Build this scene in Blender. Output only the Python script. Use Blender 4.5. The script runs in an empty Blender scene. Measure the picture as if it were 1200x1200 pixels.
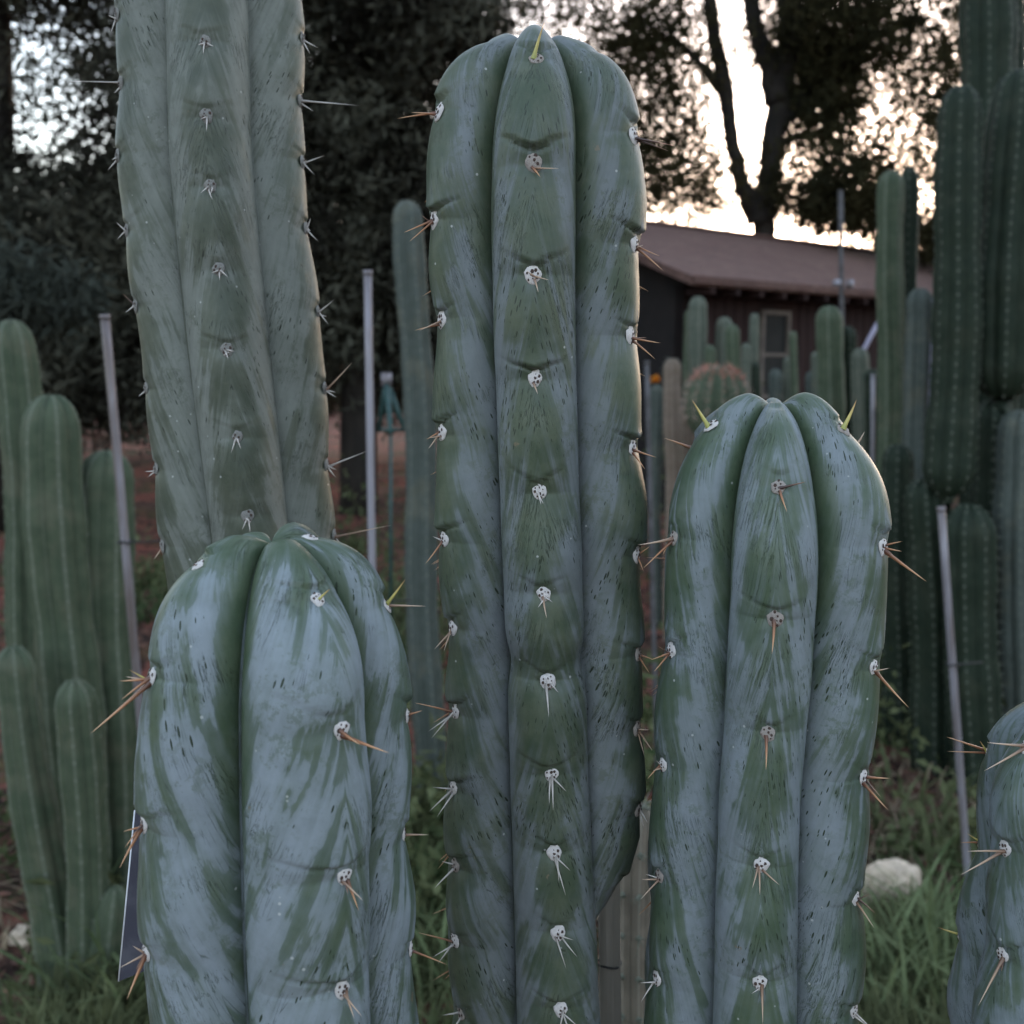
import bpy, math, random
import numpy as np
from mathutils import Vector, Matrix, noise as mnoise

S = bpy.context.scene
COL = S.collection
rng = np.random.default_rng(7)
random.seed(7)
R_ = math.radians

# ---------------------------------------------------------------- camera
PITCH = math.atan(170 / 1200)
CH = 1.5
camd = bpy.data.cameras.new("camera")
cam = bpy.data.objects.new("camera", camd)
COL.objects.link(cam)
cam.location = (0, 0, CH)
cam.rotation_euler = (math.pi / 2 - PITCH, 0, 0)
camd.sensor_width = 36
camd.lens = 36
camd.clip_start = 0.02
camd.clip_end = 2000
camd.dof.use_dof = True
camd.dof.focus_distance = 0.51
camd.dof.aperture_fstop = 12.0
S.camera = cam

# ---------------------------------------------------------------- world and sun (dusk, sun low behind the trees)
SUN_AZ, SUN_EL = R_(20), R_(1.6)
W = bpy.data.worlds.new("World")
S.world = W
W.use_nodes = True
wn = W.node_tree
bg = wn.nodes["Background"]
sky = wn.nodes.new("ShaderNodeTexSky")
sky.sky_type = 'NISHITA'
sky.sun_disc = False
sky.sun_elevation = SUN_EL
sky.sun_rotation = SUN_AZ
sky.air_density = 1.0
sky.dust_density = 3.0
sky.ozone_density = 2.0
hs = wn.nodes.new("ShaderNodeHueSaturation")
hs.inputs["Saturation"].default_value = 0.58
wn.links.new(sky.outputs[0], hs.inputs["Color"])
wn.links.new(hs.outputs[0], bg.inputs[0])
bg.inputs[1].default_value = 0.15
sd = bpy.data.lights.new("sun", 'SUN')
so = bpy.data.objects.new("sun", sd)
COL.objects.link(so)
sd.energy = 0.14
sd.angle = R_(3)
sd.color = (1, 0.78, 0.55)
dirv = Vector((math.sin(SUN_AZ) * math.cos(SUN_EL), math.cos(SUN_AZ) * math.cos(SUN_EL), math.sin(SUN_EL)))
so.rotation_euler = dirv.to_track_quat('Z', 'Y').to_euler()
so.location = dirv * 30
S.view_settings.view_transform = 'Standard'
S.view_settings.look = 'None'
S.view_settings.gamma = 1
S.view_settings.use_curve_mapping = False
S.view_settings.exposure = 4.22

# ---------------------------------------------------------------- helpers
cp, sp_ = math.cos(PITCH), math.sin(PITCH)
FWD = np.array([0, cp, -sp_]); UP = np.array([0, sp_, cp]); RT = np.array([1., 0, 0])

def at(px, py, Y):
    """the point of the vertical plane y=Y seen at a pixel of the photograph"""
    r = RT * (px - 600) / 1200 + UP * (600 - py) / 1200 + FWD
    t = Y / r[1]
    return np.array([r[0] * t, Y, CH + r[2] * t])

def ground(px, Y):
    py = 400.
    lo, hi = 300., 3000.
    for _ in range(50):
        m = (lo + hi) / 2
        if at(px, m, Y)[2] > 0: lo = m
        else: hi = m
    return at(px, lo, Y)

def proj(P):
    d = P - np.array([0, 0, CH])
    dz = d @ FWD
    return 600 + 1200 * (d @ RT) / dz, 600 - 1200 * (d @ UP) / dz, dz

def link(o, parent=None):
    COL.objects.link(o)
    if parent is not None: o.parent = parent
    return o

def mesh_np(name, verts, faces, mats, smooth=True, matidx=None):
    """verts (n,3); faces (m,k) array of equal-size faces"""
    verts = np.asarray(verts, dtype=np.float32); faces = np.asarray(faces, dtype=np.int32)
    me = bpy.data.meshes.new(name)
    me.vertices.add(len(verts)); me.vertices.foreach_set('co', verts.ravel())
    k = faces.shape[1]
    me.loops.add(faces.size); me.loops.foreach_set('vertex_index', faces.ravel())
    me.polygons.add(len(faces))
    me.polygons.foreach_set('loop_start', np.arange(0, faces.size, k, dtype=np.int32))
    me.polygons.foreach_set('loop_total', np.full(len(faces), k, dtype=np.int32))
    me.polygons.foreach_set('use_smooth', np.full(len(faces), smooth, dtype=bool))
    for m in (mats if isinstance(mats, (list, tuple)) else [mats]): me.materials.append(m)
    if matidx is not None: me.polygons.foreach_set('material_index', np.asarray(matidx, dtype=np.int32))
    me.update(calc_edges=True)
    return me

def thing(name, label, cat, loc=(0, 0, 0), group=None):
    o = bpy.data.objects.new(name, None)
    o.empty_display_size = 0.05
    o.location = tuple(loc)
    o['label'] = label; o['category'] = cat
    if group: o['group'] = group
    return link(o)

def tag(o, label, cat, group=None):
    o['label'] = label; o['category'] = cat
    if group: o['group'] = group
    return o

def part(name, me, parent, kind=None):
    """mesh given in world coordinates, parent at a plain translation"""
    o = bpy.data.objects.new(name, me)
    link(o, parent)
    if parent is not None:
        o.location = tuple(-np.array(parent_loc(parent)))
    if kind: o['kind'] = kind
    return o

def parent_loc(p):
    v = np.array(p.location)
    while p.parent is not None:
        p = p.parent; v = v + np.array(p.location)
    return v

def box_geo(c, s, rot=None):
    c = np.array(c, float); s = np.array(s, float) / 2
    v = np.array([[x, y, z] for x in (-1, 1) for y in (-1, 1) for z in (-1, 1)], float) * s
    if rot is not None: v = v @ np.array(rot).T
    f = np.array([[0, 1, 3, 2], [4, 6, 7, 5], [0, 4, 5, 1], [2, 3, 7, 6], [0, 2, 6, 4], [1, 5, 7, 3]])
    return v + c, f

def join_geo(lst):
    vs, fs, n = [], [], 0
    for v, f in lst:
        vs.append(v); fs.append(np.asarray(f) + n); n += len(v)
    return np.concatenate(vs), np.concatenate(fs)

def tube_geo(pts, rad, sides=8, caps=True):
    pts = np.array(pts, float); n = len(pts)
    rad = np.broadcast_to(np.array(rad, float), (n,))
    T = np.gradient(pts, axis=0); T /= np.linalg.norm(T, axis=1)[:, None]
    ref = np.array([0, 0, 1.]) if abs(T[0][2]) < .9 else np.array([1., 0, 0])
    V = []
    for i in range(n):
        a = np.cross(T[i], ref); a /= np.linalg.norm(a); b = np.cross(T[i], a)
        an = np.arange(sides) * 2 * np.pi / sides
        V.append(pts[i] + rad[i] * (np.cos(an)[:, None] * a + np.sin(an)[:, None] * b))
    V = np.concatenate(V)
    F = []
    for i in range(n - 1):
        for j in range(sides):
            k = (j + 1) % sides
            F.append([i * sides + j, i * sides + k, (i + 1) * sides + k, (i + 1) * sides + j])
    if caps:
        b = len(V); V = np.concatenate([V, pts[:1], pts[-1:]])
        for j in range(0, sides):
            k = (j + 1) % sides
            F.append([b, k, j, b]); F.append([b + 1, (n - 1) * sides + j, (n - 1) * sides + k, b + 1])
    return V, np.array(F)

def fix_me(name, V, F, mats, smooth=True, matidx=None):
    """like mesh_np but drops the repeated index of triangles stored as quads"""
    me = bpy.data.meshes.new(name)
    fl = [list(dict.fromkeys(int(i) for i in f)) for f in F]
    me.from_pydata([tuple(map(float, v)) for v in V], [], fl)
    for m in (mats if isinstance(mats, (list, tuple)) else [mats]): me.materials.append(m)
    me.polygons.foreach_set('use_smooth', np.full(len(fl), smooth, dtype=bool))
    if matidx is not None: me.polygons.foreach_set('material_index', np.asarray(matidx, dtype=np.int32))
    me.update()
    return me

# ---------------------------------------------------------------- materials
class NT:
    def __init__(s, name):
        s.m = bpy.data.materials.new(name); s.m.use_nodes = True
        s.t = s.m.node_tree; s.p = s.t.nodes["Principled BSDF"]
    def n(s, typ, **kw):
        nd = s.t.nodes.new(typ)
        for k, v in kw.items(): setattr(nd, k, v)
        return nd
    def l(s, a, b): s.t.links.new(a, b)
    def val(s, nd, i, v):
        if isinstance(v, (int, float)): nd.inputs[i].default_value = v
        else: s.l(v, nd.inputs[i])
    def math(s, op, a, b=0.0, c=None, clamp=False):
        nd = s.n("ShaderNodeMath", operation=op, use_clamp=clamp)
        s.val(nd, 0, a); s.val(nd, 1, b)
        if c is not None: s.val(nd, 2, c)
        return nd.outputs[0]
    def ss(s, x, lo, hi, a=0.0, b=1.0):
        nd = s.n("ShaderNodeMapRange", interpolation_type='SMOOTHSTEP')
        s.val(nd, 0, x); s.val(nd, 1, lo); s.val(nd, 2, hi); s.val(nd, 3, a); s.val(nd, 4, b)
        return nd.outputs[0]
    def mix(s, f, a, b):
        nd = s.n("ShaderNodeMix", data_type='RGBA')
        s.val(nd, 0, f)
        for i, v in ((6, a), (7, b)):
            if isinstance(v, tuple): nd.inputs[i].default_value = (*v, 1)
            else: s.l(v, nd.inputs[i])
        return nd.outputs[2]
    def xyz(s, x, y, z):
        nd = s.n("ShaderNodeCombineXYZ"); s.val(nd, 0, x); s.val(nd, 1, y); s.val(nd, 2, z)
        return nd.outputs[0]
    def noise(s, vec, scale=1.0, detail=3.0, rough=0.55, dist=0.0):
        nd = s.n("ShaderNodeTexNoise")
        if vec is not None: s.l(vec, nd.inputs["Vector"])
        nd.inputs["Scale"].default_value = scale; nd.inputs["Detail"].default_value = detail
        nd.inputs["Roughness"].default_value = rough; nd.inputs["Distortion"].default_value = dist
        return nd.outputs["Fac"]
    def obj(s): return s.n("ShaderNodeTexCoord").outputs["Object"]
    def geo(s): return s.n("ShaderNodeNewGeometry").outputs["Position"]
    def bump(s, h, dist=0.001, strength=1.0):
        nd = s.n("ShaderNodeBump"); nd.inputs["Distance"].default_value = dist
        nd.inputs["Strength"].default_value = strength
        s.l(h, nd.inputs["Height"]); s.l(nd.outputs[0], s.p.inputs["Normal"])

def simple(name, col, col2=None, scale=20., rough=0.8, bump=0.0, stretch=None, metal=0.0, spec=0.3):
    m = NT(name)
    vec = m.obj()
    if stretch:
        mp = m.n("ShaderNodeMapping"); m.l(vec, mp.inputs[0]); mp.inputs["Scale"].default_value = stretch; vec = mp.outputs[0]
    f = m.noise(vec, scale, 4, .6)
    m.l(m.mix(m.ss(f, .35, .65), col, col2 or tuple(c * .7 for c in col)), m.p.inputs["Base Color"])
    m.p.inputs["Roughness"].default_value = rough; m.p.inputs["Metallic"].default_value = metal
    m.p.inputs["Specular IOR Level"].default_value = spec
    if bump: m.bump(f, bump)
    return m.m

def skin(name, green, green2, wax, bias=0.0, specks=0.5, sharp=0.08, green_tip=0.03, seed=0.0, vamp=.28, dull=0.0, cenamp=.4, patch=.35, deepmin=.1):
    """waxy cactus skin: the blue bloom lies in streaks that run from the ridge down to the furrows"""
    m = NT(name)
    a1 = m.n("ShaderNodeAttribute", attribute_name="rib"); a2 = m.n("ShaderNodeAttribute", attribute_name="ex")
    s1 = m.n("ShaderNodeSeparateXYZ"); m.l(a1.outputs["Vector"], s1.inputs[0])
    s2 = m.n("ShaderNodeSeparateXYZ"); m.l(a2.outputs["Vector"], s2.inputs[0])
    a, Q, v = s1.outputs; vt, prof, T = s2.outputs
    aa = m.math('ABSOLUTE', a)
    big = m.noise(m.geo(), 32., 3, .55)
    warp = m.math('MULTIPLY_ADD', big, 1.5, seed)
    # main streaks
    vec = m.xyz(m.math('MULTIPLY', Q, 3.6), m.math('MULTIPLY', v, 11.), m.math('ADD', m.math('MULTIPLY', a, 1.6), warp))
    st = m.noise(vec, 1.0, 4, .55, .7)
    vecf = m.xyz(m.math('MULTIPLY', Q, 15.), m.math('MULTIPLY', v, 50.), m.math('ADD', m.math('MULTIPLY', a, 4.), warp))
    stf = m.noise(vecf, 1.0, 4, .6, .3)
    mac = m.math('COSINE', m.math('MULTIPLY', m.math('SUBTRACT', Q, .12), 2 * math.pi))
    cen = m.math('MULTIPLY', m.ss(m.math('ADD', aa, m.math('MULTIPLY', big, .5)), .40, .85, 1, 0), m.math('MULTIPLY_ADD', m.math('COSINE', m.math('MULTIPLY', m.math('SUBTRACT', T, .36), 2 * math.pi)), .30, .62))
    w = m.math('MULTIPLY_ADD', mac, vamp * .35, bias)
    w = m.math('SUBTRACT', w, m.math('MULTIPLY', cen, cenamp))
    w = m.math('ADD', w, m.math('MULTIPLY', m.math('POWER', aa, 1.6), .30))
    w = m.math('ADD', w, m.math('MULTIPLY', m.math('SUBTRACT', st, .5), 1.5))
    w = m.math('ADD', w, m.math('MULTIPLY', m.math('SUBTRACT', stf, .5), .16))
    w = m.math('ADD', w, m.math('MULTIPLY', m.math('SUBTRACT', big, .5), 1.3))
    # the growing tip and the depths of the furrows carry no bloom yet
    tip = m.ss(m.math('ADD', vt, m.math('MULTIPLY', big, .03)), green_tip, green_tip + .05, .55, 0.)
    w = m.math('SUBTRACT', w, tip)
    deep = m.math('MULTIPLY', m.ss(m.math('ADD', aa, m.math('MULTIPLY', m.math('SUBTRACT', big, .5), .3)), .66, .93), m.ss(vt, .05, .24, 1.0, deepmin))
    w = m.math('SUBTRACT', w, deep)
    W_ = m.ss(w, .30 - sharp, .30 + sharp)
    soft = m.ss(w, -.35, .95)
    g = m.mix(m.ss(m.noise(m.geo(), 60., 4, .6), .35, .7), green, green2)
    wx = m.mix(m.ss(m.noise(m.geo(), 90., 5, .7), .3, .7), wax, tuple(c * .86 for c in wax))
    cov = m.math('ADD', m.math('MULTIPLY', soft, 1 - patch), m.math('MULTIPLY', W_, patch))
    col = m.mix(m.math('MULTIPLY', cov, .95), g, wx)
    # runs: thin green lines where the bloom has been washed off, fanning out under the cushions
    run = m.noise(m.xyz(m.math('MULTIPLY', Q, 6.), m.math('MULTIPLY', v, 15.), m.math('ADD', m.math('MULTIPLY', a, 3.), warp)), 1.0, 4, .7, .6)
    rl = m.math('MULTIPLY', m.ss(m.math('ABSOLUTE', m.math('SUBTRACT', run, .5)), .0, .02, 1, 0), m.ss(m.noise(m.geo(), 30., 3), .50, .62))
    col = m.mix(m.math('MULTIPLY', rl, .85), col, tuple(c * .7 for c in green))
    # rubbed-off spots, drawn out along the streaks
    vo = m.n("ShaderNodeTexVoronoi"); vo.inputs["Scale"].default_value = 1.0
    m.l(m.xyz(m.math('MULTIPLY', Q, 15.), m.math('MULTIPLY', v, 190.), m.math('MULTIPLY', a, 7.)), vo.inputs["Vector"])
    sc = m.n("ShaderNodeSeparateColor"); m.l(vo.outputs["Color"], sc.inputs[0])
    thr = m.math('MULTIPLY', m.ss(sc.outputs[0], 1 - specks, 1.0, 0, .46), m.ss(m.noise(m.geo(), 22., 2), .38, .6))
    spot = m.math('SUBTRACT', 1.0, m.ss(m.math('SUBTRACT', vo.outputs["Distance"], thr), -.06, .02))
    col = m.mix(m.math('MULTIPLY', spot, m.math('GREATER_THAN', thr, .03)), col, tuple(c * .42 for c in green))
    # fine freckles and rubbed mottling
    vk = m.n("ShaderNodeTexVoronoi"); vk.inputs["Scale"].default_value = 1.0
    m.l(m.xyz(m.math('MULTIPLY', Q, 26.), m.math('MULTIPLY', v, 520.), m.math('MULTIPLY', a, 16.)), vk.inputs["Vector"])
    sk = m.n("ShaderNodeSeparateColor"); m.l(vk.outputs["Color"], sk.inputs[0])
    frk = m.math('MULTIPLY', m.ss(vk.outputs["Distance"], .16, .30, 1, 0), m.math('MULTIPLY', m.math('GREATER_THAN', sk.outputs[0], 1 - specks * .55), m.ss(m.noise(m.geo(), 30., 3), .42, .6)))
    col = m.mix(m.math('MULTIPLY', frk, .7), col, tuple(c * .55 for c in green))
    mot = m.math('MULTIPLY', m.ss(m.noise(m.geo(), 150., 5, .75), .50, .60), m.ss(m.noise(m.geo(), 26., 3, .6), .42, .62))
    col = m.mix(m.math('MULTIPLY', mot, .5), col, green2)
    # thin scratches
    vr = m.n("ShaderNodeTexVoronoi", feature='DISTANCE_TO_EDGE'); vr.inputs["Scale"].default_value = 1.0
    m.l(m.xyz(m.math('ADD', m.math('MULTIPLY', Q, 9.), m.math('MULTIPLY', st, 1.2)), m.math('MULTIPLY', v, 13.), m.math('MULTIPLY', a, 3.)), vr.inputs["Vector"])
    scr = m.math('MULTIPLY', m.ss(vr.outputs["Distance"], .0, .03, .6, 0.), m.ss(m.noise(m.geo(), 45., 3), .52, .64))
    col = m.mix(scr, col, tuple(c * .5 for c in green))
    # pale grit
    v3 = m.n("ShaderNodeTexVoronoi"); v3.inputs["Scale"].default_value = 230.; m.l(m.geo(), v3.inputs["Vector"])
    s3 = m.n("ShaderNodeSeparateColor"); m.l(v3.outputs["Color"], s3.inputs[0])
    grit = m.math('MULTIPLY', m.ss(v3.outputs["Distance"], .10, .2, 1, 0), m.math('GREATER_THAN', s3.outputs[0], .965))
    col = m.mix(m.math('MULTIPLY', grit, .6), col, (.5, .5, .48))
    scab = m.math('MULTIPLY', m.ss(m.noise(m.geo(), 75., 4, .7), .70, .74), .7)
    col = m.mix(scab, col, (.17, .13, .085))
    if dull: col = m.mix(dull, col, (.16, .17, .15))
    m.l(col, m.p.inputs["Base Color"])
    m.l(m.ss(W_, 0, 1, .42, .62), m.p.inputs["Roughness"])
    m.p.inputs["Specular IOR Level"].default_value = .35
    h = m.math('ADD', m.math('MULTIPLY', m.noise(m.geo(), 60., 3), .5), m.math('MULTIPLY', m.noise(m.geo(), 420., 2), .12))
    h = m.math('SUBTRACT', h, m.math('MULTIPLY', rl, .2))
    h = m.math('SUBTRACT', h, m.math('MULTIPLY', scr, .35))
    h = m.math('SUBTRACT', h, m.math('MULTIPLY', spot, .15))
    m.bump(h, .0007, .9)
    return m.m

GREEN = (.054, .082, .047); GREEN2 = (.080, .108, .066); WAX = (.245, .280, .312)
SK_B = skin("skin_fat", GREEN, GREEN2, WAX, bias=.44, specks=.25, sharp=.05, deepmin=.35, green_tip=.04, seed=3.1, vamp=.28, cenamp=.22, patch=.34)
SK_C = skin("skin_tall", (.050, .070, .042), (.082, .098, .062), (.172, .190, .202), bias=.27, specks=.5, sharp=.14, deepmin=.0, green_tip=-.03, seed=7.7, vamp=.25, cenamp=.6, patch=.35)
SK_D = skin("skin_right", GREEN, GREEN2, (.212, .240, .264), bias=.40, specks=.36, sharp=.10, green_tip=.005, seed=12.4, vamp=.25, cenamp=.5, patch=.35)
SK_E = skin("skin_edge", GREEN, GREEN2, (.205, .238, .265), bias=.44, specks=.3, sharp=.14, green_tip=.0, seed=17.4, vamp=.2, cenamp=.4, patch=.3)
SK_A = skin("skin_old", (.046, .058, .038), (.076, .087, .060), (.200, .212, .190), bias=.36, specks=.2, sharp=.08, green_tip=-.1, seed=23.4, vamp=.25, dull=.06, cenamp=.6, patch=.3)

def bgskin(name, g1, g2, edge, scale=30., brown=.35):
    m = NT(name)
    a1 = m.n("ShaderNodeAttribute", attribute_name="rib")
    s1 = m.n("ShaderNodeSeparateXYZ"); m.l(a1.outputs["Vector"], s1.inputs[0])
    aa = m.math('ABSOLUTE', s1.outputs[0])
    f = m.noise(m.geo(), scale, 4, .6)
    c = m.mix(m.ss(f, .35, .65), g1, g2)
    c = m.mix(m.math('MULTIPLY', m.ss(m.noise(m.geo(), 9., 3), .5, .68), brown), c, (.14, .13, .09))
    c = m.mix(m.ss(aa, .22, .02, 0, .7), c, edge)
    m.l(c, m.p.inputs["Base Color"]); m.p.inputs["Roughness"].default_value = .65
    m.p.inputs["Specular IOR Level"].default_value = .15
    return m.m
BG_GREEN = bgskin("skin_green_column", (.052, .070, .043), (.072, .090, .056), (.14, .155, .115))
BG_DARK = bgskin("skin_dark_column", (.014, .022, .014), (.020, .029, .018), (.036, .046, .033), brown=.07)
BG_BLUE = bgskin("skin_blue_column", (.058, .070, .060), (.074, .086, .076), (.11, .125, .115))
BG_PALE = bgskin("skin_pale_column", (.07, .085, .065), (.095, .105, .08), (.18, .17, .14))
BG_BROWN = bgskin("skin_brown_column", (.16, .12, .09), (.20, .15, .12), (.33, .25, .2))
BG_CORK = bgskin("skin_corky_stem", (.16, .14, .11), (.22, .19, .15), (.30, .27, .22))

FELT = simple("areole_felt", (.86, .81, .79), (.58, .52, .50), 900., .95, .0003)
PIT = simple("areole_pit", (.045, .03, .025), (.08, .05, .04), 500., .8)
GFELT = simple("areole_grey_felt", (.36, .35, .33), (.12, .11, .10), 900., .95, .0003)
DOT = simple("areole_pale", (.19, .20, .16), (.12, .13, .10), 200., .9)

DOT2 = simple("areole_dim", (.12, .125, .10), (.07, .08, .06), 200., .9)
def spine_mat(name, base, mid, tip):
    m = NT(name)
    a1 = m.n("ShaderNodeAttribute", attribute_name="t")
    r = m.n("ShaderNodeValToRGB"); m.l(a1.outputs["Fac"], r.inputs[0])
    r.color_ramp.elements[0].color = (*base, 1); r.color_ramp.elements[0].position = .05
    r.color_ramp.elements[1].color = (*tip, 1); r.color_ramp.elements[1].position = .92
    e = r.color_ramp.elements.new(.45); e.color = (*mid, 1)
    m.l(r.outputs[0], m.p.inputs["Base Color"]); m.p.inputs["Roughness"].default_value = .4
    return m.m
SP = {
    'o': spine_mat("spine_tan", (.10, .04, .025), (.38, .17, .08), (.62, .36, .2)),
    'y': spine_mat("spine_yellow", (.30, .30, .08), (.55, .45, .14), (.45, .25, .1)),
    'g': spine_mat("spine_grey", (.28, .25, .23), (.55, .5, .46), (.48, .42, .38)),
    'd': spine_mat("spine_dark", (.04, .02, .018), (.09, .05, .04), (.28, .15, .09)),
    'p': spine_mat("spine_pale_tan", (.16, .09, .06), (.42, .28, .19), (.6, .45, .34)),
}
def spine_mesh(key):
    n, s = 6, 6
    V, t = [], []
    for i in range(n):
        f = i / (n - 1)
        r = .5 * (1 - f) ** .8 * (1.0 + .5 * math.exp(-f * 14)) + .012
        for j in range(s):
            an = 2 * math.pi * j / s
            V.append((r * math.cos(an) + .5 * f * f, r * math.sin(an), f)); t.append(f)
    F = [[i * s + j, i * s + (j + 1) % s, (i + 1) * s + (j + 1) % s, (i + 1) * s + j] for i in range(n - 1) for j in range(s)]
    me = mesh_np("spine_" + key, V, F, SP[key])
    at_ = me.attributes.new("t", 'FLOAT', 'POINT'); at_.data.foreach_set('value', np.array(t, np.float32))
    return me
SPM = {k: spine_mesh(k) for k in SP}

def areole_mesh(seed, felt, pits=8):
    """a felt cushion about 1 unit across, local z out of the skin, y up the rib, with the pits of shed spines"""
    r = random.Random(seed)
    nu, nv = 20, 7
    V = []
    for i in range(nv):
        ph = i / (nv - 1) * math.pi / 2
        for j in range(nu):
            an = 2 * math.pi * j / nu
            k = math.sin(ph)
            x, y, z = .5 * k * math.cos(an), .60 * k * math.sin(an), .21 * math.cos(ph)
            e_ = 1 + .20 * mnoise.noise(Vector((math.cos(an) * 1.6, math.sin(an) * 1.6, seed * 5.3))) * k
            x *= e_; y *= e_
            if y < 0: x *= 1 - .25 * min(1, -y / .58)
            w = 1 + .14 * mnoise.noise(Vector((x * 5 + seed * 9, y * 5, z * 5)))
            V.append((x * w, y * w, z * w * (1 + .45 * mnoise.noise(Vector((x * 9, y * 9, seed * 3.)))) - .02))
    F = [[i * nu + j, (i + 1) * nu + j, (i + 1) * nu + (j + 1) % nu, i * nu + (j + 1) % nu] for i in range(nv - 1) for j in range(nu)]
    mi = [0] * len(F)
    pts = []
    for _ in range(200):
        if len(pts) >= pits: break
        x, y = r.uniform(-.33, .33), r.uniform(-.42, .42)
        if (x / .36) ** 2 + (y / .45) ** 2 < 1 and all((x - a) ** 2 + (y - b) ** 2 > .045 for a, b in pts): pts.append((x, y))
    for x, y in pts:
        z = .21 * math.sqrt(max(0, 1 - (x / .5) ** 2 - (y / .60) ** 2)) + .012
        rr = r.uniform(.04, .125); b = len(V)
        for j in range(6):
            an = j * math.pi / 3; V.append((x + rr * math.cos(an), y + rr * 1.2 * math.sin(an), z - .02))
        V.append((x, y, z + .035))
        for j in range(6): F.append([b + j, b + (j + 1) % 6, b + 6, b + 6]); mi.append(1)
    return fix_me("areole_pad", V, F, [felt, PIT], True, mi)
FELT2 = simple("areole_felt_worn", (.50, .44, .40), (.24, .20, .18), 700., .95, .0003)
ARE = {'w': [areole_mesh(s, FELT, 6 + s % 4) for s in range(8)] + [areole_mesh(s + 40, FELT2, 5 + s) for s in range(3)], 'g': [areole_mesh(s + 20, GFELT, 5) for s in range(3)]}

# ---------------------------------------------------------------- ribbed column
def smoothstep(x, a, b):
    t = np.clip((x - a) / (b - a), 0, 1); return t * t * (3 - 2 * t)

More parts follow.
